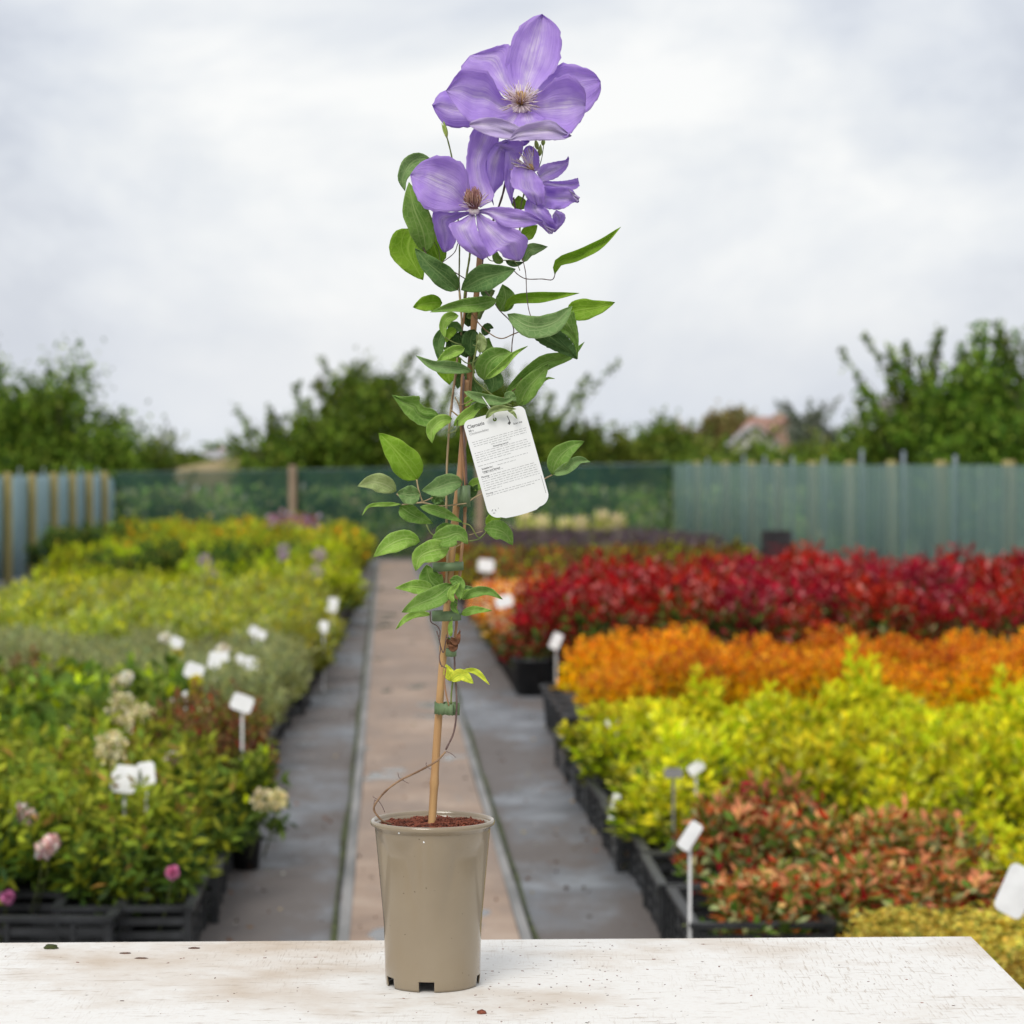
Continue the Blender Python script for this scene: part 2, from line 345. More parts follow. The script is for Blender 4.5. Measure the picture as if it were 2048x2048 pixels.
for (x, y, s) in ((1712, 10.0, 1.06), (2010, 9.5, .95), (1400, 10.5, .84)):
    root = empty('yellow_shrub', (W(x, 1500, y).x, y, 0), {1712: 'tallest yellow-green shrub, rising to a peak before the orange row', 2010: 'tall yellow-green shrub at the right edge of the picture', 1400: 'taller yellow-green shrub near the white labels by the path'}[x], 'shrub', 'yellow-green shrubs of the right bed')
    root.scale = (1, 1, s); link('foliage', tallp[0], root); link('pot', POT, root)
block('orange_shrub', 'orange leaved mound in a black pot', 'shrub', 'orange spiraea mounds of the right bed', spir, 12.6, 14.2, 1.06, 4.3, 1, .40, .40, pot=POTBIG, jit=.06, zs=(.76, 1.06))
block('red_shrub', 'red-leaved shrub with green lower leaves', 'shrub', 'red-leaved shrubs of the right bed', photi, 15.9, 20.3, .96, 5.2, 1, .42, .42, pot=POTBIG, zs=(.68, 1.02), jit=.12, cond=lambda X, Y: 1024 + FPX * X / Y > 985 + (Y - 15.9) * 70)
block('amber_shrub', 'pale orange and yellow leaved shrub', 'shrub', 'pale orange shrubs at the corner of the red block', paleor, 17.2, 22.4, .80, 2.8, 1, .42, .40, zs=(.68, .82), cond=lambda X, Y: 1024 + FPX * X / Y < 960 + (Y - 15.9) * 85)
block('brown_shrub', 'low brown and olive leaved plant', 'shrub', 'brown-leaved plants at the back right', heuch, 23.6, 31, .8, 4.3, 1, .55, .50, pot=None, zs=(1, 1.2))
block('purple_shrub', 'low purple-grey heather-like plant', 'shrub', 'purple-grey plants at the back right', heath, 31.8, 38.2, .75, 4.4, 1, .62, .55, pot=None, zs=(.9, 1.1))
spk = variants(2, 'foliage', .72, .22, .1, 26, 12, .13, .03, [(4, G['cream']), (2, G['lime'])], [(1, G['olive'])], cut=.4, up=1.4)
for i, x in enumerate((1040, 1078, 1120, 1155, 1195, 1228)):
    root = empty('cream_plant', (W(x, 1100, 39.3).x, 39.3, 0), f'cream-leaved spiky plant before the green netting, {ordn(i)} from the left', 'plant', 'cream spiky plants before the netting')
    root.scale = (1.1, 1.1, random.uniform(.85, 1.05)); link('foliage', spk[i % 2], root)
# ---- left-hand bed
LG = [(4, (.23, .27, .03)), (3, (.32, .35, .035)), (3, (.13, .19, .025)), (.7, (.34, .20, .06))]
pier = variants(4, 'foliage', .56, .28, .14, 60, 30, .062, .022, LG, [(4, G['green']), (2, G['dark']), (2, (.20, .23, .02))], cut=.5, flat=.62, up=.35)
russ = variants(2, 'foliage', .58, .25, .15, 66, 30, .046, .02, [(4, G['brown']), (2, (.24, .10, .05)), (2, G['olive']), (.5, G['crim'])], [(3, G['olive']), (2, G['brown'])], cut=.35, flat=.6)
hydr = variants(3, 'foliage', .60, .27, .15, 46, 18, .085, .045, [(4, G['green']), (3, (.20, .26, .04)), (1, G['lime'])], [(3, G['green']), (1, G['dark'])], cut=.35, flat=.6)
silv = variants(4, 'foliage', .50, .24, .15, 110, 30, .035, .010, [(4, G['sage']), (3, G['grey']), (2, (.30, .31, .10))], [(2, G['sage']), (2, G['olive'])], cut=.4, flat=.7, up=1.1)
olivs = variants(4, 'foliage', .54, .28, .15, 90, 26, .05, .02, [(4, (.30, .35, .06)), (3, (.36, .39, .05)), (2, G['sage']), (1, G['yel'])], [(3, (.24, .25, .04)), (1, G['green'])], cut=.35, flat=.55, up=.8)
yels = variants(4, 'foliage', .58, .32, .15, 70, 24, .065, .03, [(4, G['lime']), (3, (.34, .34, .04)), (2, (.20, .27, .03))], [(3, G['olive']), (2, G['green'])], cut=.35, flat=.6)
dgr = variants(3, 'foliage', .66, .34, .15, 90, 22, .065, .032, [(4, G['green']), (3, G['dark']), (1, G['olive'])], [(1, G['dark'])], cut=.4, flat=.6)
goldm = variants(3, 'foliage', .68, .38, .15, 70, 22, .08, .04, [(4, (.36, .35, .03)), (3, (.30, .37, .03)), (2, (.18, .25, .03)), (.8, G['gold']), (.4, G['orange'])], [(3, G['olive'])], cut=.4, flat=.55)
bigr = variants(1, 'foliage', .8, .55, .15, 110, 22, .07, .04, [(3, G['mauve']), (3, (.30, .13, .15)), (1, G['rust'])], [(1, G['brown'])], cut=.3, flat=.5)
block('green_shrub', 'leafy yellow-green shrub with pinkish blossom', 'shrub', 'leafy green shrubs nearest the table on the left', pier, 7.35, 9.0, .92, 2.3, -1, .36, .35, zs=(.78, .98))
block('leafy_shrub', 'broad-leaved green shrub with creamy flowers', 'shrub', 'broad-leaved green shrubs of the left bed', hydr, 9.4, 11.2, 1.24, 2.8, -1, .40, .38, zs=(.85, 1.02))
for i, (x, y) in enumerate(((420, 9.0), (365, 9.35), (455, 9.5), (330, 8.9), (15, 10.6), (45, 11.2))):
    root = empty('bronze_shrub', (W(x, 1500, y).x, y, 0), ['bronze-red shrub behind the pale flower by the left aisle', 'bronze-red shrub just right of the big white label', 'bronze-red shrub leaning over the left aisle', 'bronze-red shrub behind the big white label', 'bronze-red shrub at the left edge of the picture', 'bronze-red shrub at the far left, behind another bronze one'][i], 'shrub', 'bronze-red shrubs of the left bed')
    root.scale = (.95, .95, .98); link('foliage', russ[i % 2], root); link('pot', POT, root)
root = empty('leafy_shrub', (W(492, 1600, 8.75).x, 8.75, 0), 'green leafy plant leaning over the left aisle beneath the pale yellow flower', 'shrub'); root.scale = (.62, .62, .72); link('foliage', hydr[1], root); link('pot', POT, root)
block('silver_shrub', 'fine silvery sage-green shrub', 'shrub', 'silvery shrubs of the left bed', silv, 11.6, 15.2, .93, 3.4, -1, .37, .36, zs=(.72, 1.1), jit=.08)
block('olive_shrub', 'olive-green shrub with yellow flecks', 'shrub', 'olive-green shrubs of the left bed', olivs, 15.7, 20.6, .95, 4.6, -1, .42, .42, zs=(.72, 1.2), jit=.1)
block('lime_shrub', 'lime-yellow bushy shrub', 'shrub', 'lime-yellow shrubs of the left bed', yels, 21.2, 26.6, .99, 5.0, -1, .52, .5, pot=None, zs=(.75, 1.25), jit=.14, cond=lambda X, Y: 1024 + FPX * X / Y > 100)
block('dark_green_shrub', 'dark green shrub with lilac heads nearby', 'shrub', 'dark green shrubs of the left bed', dgr, 23.0, 23.6, 1.3, 3.2, -1, .5, .55, pot=None, zs=(1, 1.2))
block('gold_shrub', 'golden and lime shrub', 'shrub', 'golden shrubs at the back left', goldm, 27.3, 37.8, 1.03, 5.6, -1, .68, .64, pot=None, zs=(.7, 1.15), jit=.18, cond=lambda X, Y: 1024 + FPX * X / Y > 235)
for i, (x, y) in enumerate(((115, 31.5), (160, 31.2), (205, 31.8), (245, 31.0), (285, 31.6))):
    root = empty('dark_green_shrub', (W(x, 1100, y).x, y, 0), f'dark green bush in front of the slatted left fence, {ordn(i)} from the left', 'shrub', 'dark green bushes before the left fence')
    root.scale = (1.2, 1.2, 1.1 + .1 * (i % 2)); link('foliage', dgr[i % 3], root)
root = empty('pink_shrub', (W(585, 1050, 36).x, 36, 0), 'dusty pink domed shrub before the wooden post', 'shrub'); root.scale = (1.5, 1.2, 1.05); link('foliage', bigr[0], root)
# flower heads carried above the shrubs
def flower_head(x, y, Y, r, pal, label, name='flower_head', n=160, L=.018, squash=1.0, group='flower heads above the left bed'):
    p = W(x, y, Y); o = link(name, blossom(name, (0, 0, 0), r, n, L, pal, squash), None, p)
    st = MB(); st.tube([Vector((0, 0, 0)), Vector((-.02, .03, -.10)), Vector((-.06, .08, -.22))], [.003, .003, .004], 5)
    tag(o, label, 'flower', group); link('stalk', st.mesh('stalk', M_moss), o)
YF = [(3, (.62, .52, .03)), (1, (.5, .5, .1))]; WF = [(3, G['white']), (1, G['cream'])]; CR = [(3, G['cream']), (2, (.66, .62, .42)), (1, (.45, .42, .15))]; LI = [(3, G['mauve']), (2, (.55, .42, .55)), (1, (.3, .18, .3))]; PK = [(2, G['blush']), (2, G['white']), (1, (.5, .25, .3))]
for (x, y, Y, r, pal, l) in (
    (355, 1309, 12.4, .022, YF, 'yellow flower just under the white label in the silvery shrubs'), (392, 1362, 10.3, .02, YF, 'yellow flower under the nearest white label of the silvery shrubs'), (390, 1393, 9.8, .02, YF, 'small yellow flower right of two touching labels'),
    (447, 1452, 9.4, .03, [(1, (.45, .45, .12))], 'yellow-green flower cluster beside the tall stake label'), (254, 1356, 10.2, .022, WF, 'small white flower above the creamy clusters'), (446, 1300, 12.3, .028, WF, 'white bloom above the pair of labels in the silvery shrubs'),
    (330, 1275, 13.4, .024, WF, 'white bloom left of the label in the middle of the silvery shrubs'), (616, 1238, 16.4, .028, WF, 'white bloom at the aisle side of the olive shrubs'), (150, 1460, 9.2, .03, CR, 'cream bloom between green leaves at the left'), (345, 1520, 8.2, .02, PK, 'small pink bloom right of the big white labels'),
    (245, 1415, 9.0, .055, CR, 'creamy flower cluster above the green leaves, upper one of two'),
    (278, 1442, 8.95, .062, CR, 'creamy flower cluster lower right of its neighbour'),
    (222, 1495, 8.0, .05, CR, 'cream and white flower cluster above the big white label'),
    (236, 1370, 10.2, .030, CR, 'small greenish cream flower head behind the creamy clusters'),
    (205, 1540, 8.3, .030, CR, 'faded cream flower left of the big white label'),
    (405, 1432, 9.9, .032, CR, 'small cream flower between green leaves near the aisle'),
    (528, 1600, 8.4, .036, CR, 'pale yellow flower leaning over the left aisle'),
    (556, 1598, 8.4, .030, CR, 'outer half of the pale yellow flower over the aisle'),
    (40, 1625, 7.3, .019, PK, 'pinkish white blossom near the left edge, upper'),
    (58, 1635, 7.3, .017, PK, 'pinkish white blossom just right of the left-edge one'),
    (88, 1700, 7.15, .018, PK, 'pinkish white blossom low on the left shrub'),
    (103, 1685, 7.15, .015, PK, 'small pale blossom low on the left, right of its twin'),
    (345, 1745, 7.1, .008, [(1, (.55, .2, .35))], 'magenta pink blossom beside the left crates'),
    (15, 1795, 7.1, .009, [(1, (.55, .2, .35))], 'magenta pink blossom at the lower left edge'),
    (410, 1122, 20.7, .060, LI, 'lilac flower head, upper one left of centre'), (420, 1145, 20.6, .065, LI, 'lilac flower head, lower one left of centre'),
    (567, 1100, 22, .062, LI, 'lilac flower head farthest back on the left bed'), (567, 1113, 21.9, .045, LI, 'lilac flower head just below the farthest one'),
    (638, 1110, 21.8, .062, LI, 'lilac flower head near the aisle, upper'), (632, 1145, 20.6, .062, LI, 'lilac flower head near the aisle, lower right'), (618, 1155, 20.5, .05, LI, 'lilac flower head near the aisle, lower left')):
    flower_head(x, y, Y, r, pal, l)
# ---- crates along the two aisles
def crate_parts():
    L, Wd, H = .58, .38, .17
    d = {}
    b = MB(); b.box((0, 0, .006), (Wd, L, .012)); d['base'] = b.mesh('base', M_crate)
    b = MB(); b.box((0, 0, H / 2), (.022, .022, H)); d['post'] = b.mesh('corner_post', M_crate)
    b = MB(); b.box((0, 0, 0), (.008, L - .022, .022)); d['sl'] = b.mesh('slat', M_crate)
    b = MB(); b.box((0, 0, 0), (Wd - .022, .008, .022)); d['ss'] = b.mesh('slat', M_crate)
    b = MB(); b.box((0, 0, 0), (.006, .012, H - .02)); d['rib'] = b.mesh('rib', M_crate)
    b = MB()
    for s in (-1, 1):
        b.box((s * (Wd / 2 + .004), 0, H), (.03, L + .03, .014)); b.box((0, s * (L / 2 + .004), H), (Wd - .023, .03, .014))
    d['rim'] = b.mesh('rim', M_crate)
    return d, L, Wd, H
CP, CL, CW, CH = crate_parts()
def crate(X, Y, rz, label, group, detail=True, z=0):
    root = empty('plant_crate', (X, Y, z), label, 'crate', group, rz)
    link('base', CP['base'], root); link('rim', CP['rim'], root)
    for sx_ in (-1, 1):
        for sy_ in (-1, 1): link('corner_post', CP['post'], root, (sx_ * CW / 2, sy_ * CL / 2, 0))
        for z_ in ((.045, .09, .132) if detail else (.07,)): link('slat', CP['sl'], root, (sx_ * CW / 2, 0, z_))
        if detail:
            for z_ in (.045, .09, .132): link('slat', CP['ss'], root, (0, sx_ * CL / 2, z_))
            for k in (-.19, 0, .19): link('rib', CP['rib'], root, (sx_ * (CW / 2 + .008), k, CH / 2))
for i in range(8):
    Y = 6.75 + i * .64
    crate(XC(Y) + .70 + CW / 2 + random.uniform(-.02, .02), Y + .3, .0525 + random.uniform(-.03, .03), f'black slatted crate along the right aisle, {ordn(i)} from the table', 'black crates along the right aisle', i < 6)
for i in range(12):
    Y = 7.0 + i * .66
    o = LO(Y)
    crate(XC(Y) - o - CW / 2 + random.uniform(-.02, .02), Y + .3, .0525 + random.uniform(-.03, .03), f'black slatted crate along the left aisle, {ordn(i)} from the table', 'black crates along the left aisle', i < 7)
for i in range(2):
    crate(-1.75 + .6 * i - .3, 7.05, R(90), f'black crate under the left shrubs, {ordn(i)} from the picture edge', 'black crates under the nearest left shrubs', True)
# pots standing at the aisle edge
PB = pot_mesh(.13, .24, 'plant_pot')
def lonepot(X, Y, label, group, s=1.0):
    o = link('plant_pot', PB, None, (X, Y, 0)); o.scale = (s,) * 3; tag(o, label, 'pot', group)
for i in range(6):
    Y = 11.95 + i * .33; lonepot(XC(Y) + .86, Y, f'black pot at the aisle end of the orange block, {ordn(i)} from the front', 'black pots along the right aisle')
for i in range(12):
    Y = 15.6 + i * .42; lonepot(XC(Y) + .80, Y, f'black pot at the aisle end of the red block, {ordn(i)} from the front', 'black pots beside the red block')
for i in range(20):
    Y = 15.0 + i * .6; lonepot(XC(Y) - LO(Y) - .13, Y, f'black pot along the left aisle beyond the crates, {ordn(i)} from the front', 'black pots along the left aisle')
for i in range(14):
    Y = 23.2 + i * .8; lonepot(XC(Y) + .78, Y, f'black pot beside the brown plants, {ordn(i)} from the front', 'black pots at the back right', 1.05)
# ---- white stick labels
def stick_label(x, y, Y, wpx, hpx, ang, label, stake=True, grey=False, zbase=0.02, tilt=.3, lean=0.0):
    p = W(x, y, Y); wm = wpx / FPX * Y; hm_ = hpx / FPX * Y
    root = empty('stick_label', (p.x, p.y, zbase), label, 'plant label', 'white stick labels among the pots')
    rot = Matrix.Rotation(R(ang), 3, 'Y') @ Matrix.Rotation(-tilt, 3, 'X')
    ol = []; k = min(wm, hm_) * .22
    for cx, cy, a0 in ((wm / 2 - k, hm_ / 2 - k, 0), (-wm / 2 + k, hm_ / 2 - k, 90), (-wm / 2 + k, -hm_ / 2 + k, 180), (wm / 2 - k, -hm_ / 2 + k, 270)):
        for a in (0, 30, 60, 90): ol.append((cx + k * math.cos(R(a0 + a)), cy + k * math.sin(R(a0 + a))))
    V = [rot @ Vector((a, s * .0007, b)) + Vector((0, 0, p.z - zbase)) for s in (-1, 1) for a, b in ol]; n = len(ol)
    F = [tuple(range(n)), tuple(reversed(range(n, 2 * n)))] + [(i, (i + 1) % n + 0, (i + 1) % n + n, i + n) for i in range(n)]
    m_ = M_white if not grey else M_edge
    link('plate', mesh('plate', V, F, m_, False), root)
    if stake:
        b = MB(); top = Vector((0, .003, p.z - zbase)) ; hh = max(.02, p.z - zbase - .01); b.box((lean / 2, .004, hh / 2), (.009, .002, math.hypot(hh, lean)), rot=Matrix.Rotation(-math.atan2(lean, hh), 3, 'Y'))
        link('stake', b.mesh('stake', m_), root)
for a in ((484, 1406, 8.9, 44, 34, 20, 'white label on a tall stake beside the left crates'),
          (248, 1558, 7.4, 52, 56, 5, 'large white label above the green shrub, left half of a pair'), (292, 1548, 7.42, 36, 48, -8, 'large white label above the green shrub, right half of a pair'),
          (388, 1342, 10.6, 38, 32, 20, 'white label among the silvery shrubs, nearest the creamy flowers'),
          (430, 1320, 11.8, 26, 34, 10, 'white label behind the silvery shrubs, left of a pair'), (446, 1314, 11.9, 22, 22, -15, 'small white label touching its left neighbour'),
          (480, 1318, 12.2, 18, 20, 35, 'small white label above the left aisle, upper of two'), (502, 1327, 12.1, 26, 26, 10, 'white label above the left aisle, lower of two'),
          (352, 1286, 13.0, 26, 24, 25, 'white label in the middle of the silvery shrubs'), (350, 1404, 9.9, 24, 18, -25, 'white label left of the yellow flower spots'), (370, 1392, 9.9, 18, 16, -40, 'small tilted white label touching another one'),
          (508, 1262, 14.5, 20, 20, 30, 'cream label beside the left aisle, upper'), (524, 1270, 14.4, 16, 18, 10, 'cream label just right of another cream label'),
          (597, 1219, 17.5, 20, 20, 20, 'white label over the olive shrubs by the aisle'), (665, 1210, 17.9, 20, 30, 10, 'white label standing over the black pots, left aisle'), (647, 1254, 15.6, 18, 24, 5, 'white label low beside the left aisle pots'),
          (224, 1480, 8.9, 22, 16, 10, 'small white label above the cream and white flower'),
          (1380, 1672, 6.75, 28, 62, 35, 'tilted white label on a white stake at the front right crate'), (1229, 1615, 8.8, 15, 56, 12, 'narrow white label standing in the right crate'),
          (1227, 1448, 10.6, 30, 22, 5, 'white label at the corner of the yellow block, left one'), (1265, 1446, 10.6, 34, 24, -8, 'white label at the corner of the yellow block, right one'), (1222, 1470, 10.6, 22, 22, 20, 'white label hanging low at the yellow block corner'), (1258, 1470, 10.6, 20, 18, -20, 'small white label low at the yellow block corner'),
          (1407, 1440, 11.2, 18, 46, 3, 'narrow upright white label between yellow shrubs'), (1392, 1536, 8.7, 34, 22, -35, 'white label half hidden in the yellow shrubs'),
          (1112, 1282, 13.9, 20, 34, 25, 'grey-white label on a thin stake before the red shrubs'), (1008, 1203, 17.6, 34, 24, -15, 'white label between the orange and the red leaves'), (972, 1131, 22.8, 32, 26, 5, 'white label at the end of the brown plants')):
    stick_label(*a)
stick_label(1347, 1546, 8.25, 36, 20, 0, 'grey label plate on a white stake, T-shaped from the front', grey=True)
stick_label(2032, 1782, 5.9, 62, 104, 28, 'large white label cut by the right edge of the picture', lean=.22)
# ---- black sign in the red shrubs
p = W(1553, 1094, 20.6); root = empty('bed_sign', (p.x, p.y, 0), 'small black sign board behind the red shrubs', 'sign')
bw, bh = 60 / FPX * 20.6, 66 / FPX * 20.6
M_redprint = noisy('red_print', (.16, .01, .02), (.26, .02, .03), 20, .5)
b = MB(); b.box((0, 0, p.z), (bw, .02, bh)); link('board', b.mesh('board', M_black), root)
b = MB(); b.box((0, .016, (p.z - bh / 2) / 2), (.035, .02, p.z - bh / 2)); link('leg', b.mesh('leg', M_black), root)
b = MB()
for k, (a, c) in enumerate(((-.06, .10), (.03, .05), (-.03, .14))): b.box((a * .5, -.0112, p.z + .02 - k * .032), (c, .001, .012))
link('lettering', b.mesh('lettering', M_redprint), root)
# fallen leaves and grit on the walkways
n_ = 900; yy = rng.uniform(6.5, 30, n_) ** 1.0; oo = np.where(rng.random(n_) < .8, rng.choice([-1, 1], n_) * rng.uniform(.30, .78, n_), rng.uniform(-.25, .25, n_))
C = np.stack([np.array([XC(a) for a in yy]) + oo, yy, np.full(n_, .022)], 1); D = rng.normal(size=(n_, 3)); D[:, 2] *= .15
tag(link('leaf_litter', leafmesh('leaf_litter', C, D, rng.uniform(.008, .03, n_), rng.uniform(.006, .018, n_), pick([(3, (.14, .08, .045)), (2, (.07, .05, .035)), (1, (.30, .24, .12)), (1, (.35, .34, .30))], n_))), 'fallen leaf scraps and grit on the walkways', kind='stuff')
# ---------------------------------------------------------------- fences
def net_mat(name, c1, c2, tr, stretch):
    m, t, b, o = mat(name)
    tcn = N(t, 'ShaderNodeTexCoord'); mpn = N(t, 'ShaderNodeMapping'); mpn.inputs['Scale'].default_value = stretch; t.links.new(tcn.outputs['Object'], mpn.inputs[0])
    n = N(t, 'ShaderNodeTexNoise'); n.inputs['Scale'].default_value = 1.5; n.inputs['Detail'].default_value = 4; t.links.new(mpn.outputs[0], n.inputs['Vector'])
    r = ramp(t, n.outputs['Fac'], [(.35, c1), (.65, c2)]); t.links.new(r.outputs[0], b.inputs['Base Color']); b.inputs['Roughness'].default_value = .7
    tp = N(t, 'ShaderNodeBsdfTransparent'); mx = N(t, 'ShaderNodeMixShader'); mx.inputs[0].default_value = tr
    t.links.new(b.outputs[0], mx.inputs[1]); t.links.new(tp.outputs[0], mx.inputs[2]); t.links.new(mx.outputs[0], o.inputs[0]); return m
M_netd = net_mat('dark_green_netting', (.006, .05, .036), (.012, .08, .055), .60, (.7, .7, .5))
M_netl = net_mat('pale_green_netting', (.13, .23, .205), (.21, .32, .285), .48, (3.2, 3.2, .05))
M_netb = net_mat('pale_blue_netting', (.24, .40, .44), (.36, .52, .55), .18, (1.5, 1.5, .1))
def net(name, pts, h0, h1, m, parent, org, wav=.02, seg=60, z0=.03):
    V = []; F = []; tot = len(pts) - 1
    for i in range(seg + 1):
        t = i / seg * tot; k = min(int(t), tot - 1); f = t - k
        x = pts[k][0] * (1 - f) + pts[k + 1][0] * f; y = pts[k][1] * (1 - f) + pts[k + 1][1] * f
        h = h0 + (h1 - h0) * i / seg; wv = wav * math.sin(i * 1.7) ; sag = .015 * mnoise.noise(Vector((i * .37, 2, 0)))
        for z in (z0, h * .5, h + sag): V.append(Vector((x + wv, y + wv * .5, z)) - Vector(org))
    for i in range(seg):
        for j in (0, 1): a = i * 3 + j; F.append((a, a + 3, a + 4, a + 1))
    o = link(name, mesh(name, V, F, m, True), parent)
    sd_ = o.modifiers.new('thickness', 'SOLIDIFY'); sd_.thickness = .003
    return o
def posts(lst, parent, org, m, name='post', r=.05, n=10):
    for (x, y, h) in lst:
        b = MB(); b.tube([(0, 0, 0), (0, 0, h - .02), (0, 0, h)], [r, r, r * .85], n); link(name, b.mesh(name, m), parent, Vector((x, y, 0)) - Vector(org))
BY = 41.0
# back fence
xl, xr = W(228, 945, BY).x, W(1342, 945, BY).x
org = (xl, BY, 0); root = empty('netting_fence', org, 'dark green netting fence across the back between tan wooden posts', 'fence')
net('netting', [(xl, BY), (xr, BY)], 1.45, 1.60, M_netd, root, org, .008)
posts([(W(585, 945, BY - .14).x, BY - .14, 1.57), (W(960, 945, BY - .14).x, BY - .14, 1.60)], root, org, M_post, r=.066)
b = MB(); b.tube([(xl, BY + .05, 1.44), (xr, BY + .05, 1.60)], .008, 5); link('wire', b.mesh('wire', M_stake, org=org), root)
# right fence
x0, y0 = xr + .03, BY; x1, y1 = 4.75, 17.5
sl_ = (x1 - x0) / (y1 - y0)
def onfence(px):
    u = (px - 1024) / FPX        # x0 + sl*(Y-y0) = u*Y
    Y = (x0 - sl_ * y0) / (u - sl_); return u * Y, Y
org = (x0, y0, 0); root = empty('netting_fence', org, 'pale green netting fence with olive posts receding along the right', 'fence')
net('netting', [(x0, y0), (x1, y1)], 1.60, 1.50, M_netl, root, org, .035, 90)
pl = []; st_ = []
for px in (1384, 1440, 1492, 1544, 1612, 1685, 1768, 1866, 2000, 2150):
    X, Y = onfence(px); pl.append((X + .09, Y + .05, 1.47 + .17 * (Y / 41)))
posts(pl, root, org, M_post2, r=.062)
for px in (1365, 1403, 1474, 1515, 1570, 1632, 1706, 1788, 1890):
    X, Y = onfence(px); st_.append((X + .10, Y, 1.62 + (px % 7) * .02))
posts(st_, root, org, M_stake, 'stake', .019, 6)
# left fence
xa, ya = W(-60, 945, 29.5).x, 29.5; xb, yb = W(206, 945, 39.5).x, 39.5
def onl(px):
    s = (xb - xa) / (yb - ya); u = (px - 1024) / FPX; Y = (xa - s * ya) / (u - s); return u * Y, Y
org = (xa, ya, 0); root = empty('netting_fence', org, 'fence of thick olive-brown posts with pale blue netting on the left', 'fence')
net('netting', [(xa, ya), (xb, yb)], 1.40, 1.42, M_netb, root, org, .02, 40)
posts([(onl(px)[0] + .07, onl(px)[1] - .10, h) for px, h in ((8, 1.45), (57, 1.44), (101, 1.45), (138, 1.45), (172, 1.45), (203, 1.46))], root, org, M_post2, r=.060)
posts([(onl(px)[0] + .03, onl(px)[1] + .1, 1.52) for px in (32, 80, 121, 155, 189)], root, org, M_stake, 'stake', .014, 6)
# slanted end panel of netting
net('netting', [(xb, yb), (xl, BY)], 1.48, 1.30, M_netb, root, org, 0, 6)
# ---------------------------------------------------------------- trees
def tree(name, label, px, Y, wpx, toppx, nl, leafL, pal, seed, group=None, cat_='tree', sprigs=12, lean=0, basez=0, botfrac=.1, dens=1.0):
    rs = np.random.default_rng(seed); p0 = W(px, 945, Y); H = CZ + (HOR - toppx) / FPX * Y; Rr = wpx / FPX * Y / 2
    org = Vector((p0.x, Y, basez)); root = empty(name, org, label, cat_, group)
    b = MB(); tips = []; fork = H * .22
    b.tube([(0, 0, 0), (.02, 0, fork * .5), (0, .02, fork)], [H * .028, H * .023, H * .02], 7)
    nlimb = int(16 + Rr * 5); nl = int(nl * 2.6); leafL *= 1.35
    for k in range(nlimb):
        th = rs.uniform(0, 6.283); el = rs.uniform(.05, 1); q = math.sqrt(rs.uniform(.05, 1)); el = el ** .8
        e = np.array([math.cos(th) * Rr * q, math.sin(th) * Rr * q * .8, fork * .6 + (H * .84 - fork * .6) * (1 - q * q * .6) * (.35 + .65 * el)])
        a = np.array([0, 0, fork * rs.uniform(.5, 1)]); mid = (a + e) / 2 + rs.normal(0, Rr * .08, 3)
        P = spline([a, mid, e], 5); n = len(P)
        b.tube(P, [H * .014 * (1 - i / n) + .006 for i in range(n)], 5, cap=False)
        for j in range(5):
            s = np.array(P[rs.integers(n // 3, n)]); d = norm((e - a)[None])[0] + rs.normal(0, .55, 3); d[2] += .25
            ln = Rr * rs.uniform(.18, .42); t = s + d * ln
            b.tube([s, (s + t) / 2 + rs.normal(0, .02, 3), t], [.012, .008, .004], 4, cap=False); tips.append((s, t, 1.0))
    for k in range(sprigs):
        th = rs.uniform(0, 6.283); q = rs.uniform(.0, 1.0)
        s = np.array([math.cos(th) * Rr * q * .8, math.sin(th) * Rr * q * .5, H * .62 * (1 - q * q * .5)])
        d = np.array([math.cos(th) * (q * .8 + .15) + rs.normal(0, .2), 0, 1.0]) ; t = s + d * (H - s[2]) * rs.uniform(.35, 1.0) * (1 - .3 * q * q)
        m_ = (s + t) / 2 + rs.normal(0, .16, 3)
        b.tube(spline([s, m_, t], 4), .007, 4, cap=False); tips.append((s, t, -1.0))
    link('trunk', b.mesh('trunk', M_bark, True), root)
    C = []; D = []
    per = int(nl / len(tips))
    for s, t, k in tips:
        m_ = per if k > 0 else max(14, int(per * .4))
        f = rs.uniform(0, 1.05, (m_, 1)); sp = Rr * (.15 if k > 0 else .03)
        c = s + (t - s) * f + rs.normal(0, sp, (m_, 3)); C.append(c); D.append(rs.normal(size=(m_, 3)) + np.array([0, 0, .4]) + (t - s) / max(np.linalg.norm(t - s), .01) * .8)
    C = np.vstack(C); D = np.vstack(D); ok = C[:, 2] > H * botfrac; C = C[ok]; D = D[ok]
    cols = pick(pal, len(C))
    cn = np.array([mnoise.noise(Vector(c * (1.3 / max(Rr * .35, .3)))) for c in C]); cols *= (1 + .35 * np.clip(cn * 2, -1, 1))[:, None]
    link('crown', leafmesh('crown', C, D, leafL * rs.uniform(.7, 1.3, len(C)), leafL * .6, cols), root)
TG = [(4, (.06, .105, .014)), (4, (.10, .155, .017)), (3, (.18, .24, .035)), (1, (.025, .05, .012))]
TY = [(4, (.10, .15, .02)), (3, (.16, .19, .03)), (2, (.06, .10, .02))]
TB = [(3, (.20, .16, .06)), (2, (.15, .15, .06))]; TGr = [(3, (.15, .17, .13)), (2, (.20, .21, .17)), (1, (.10, .13, .08))]
GRP = 'hedgerow trees beyond the fences'
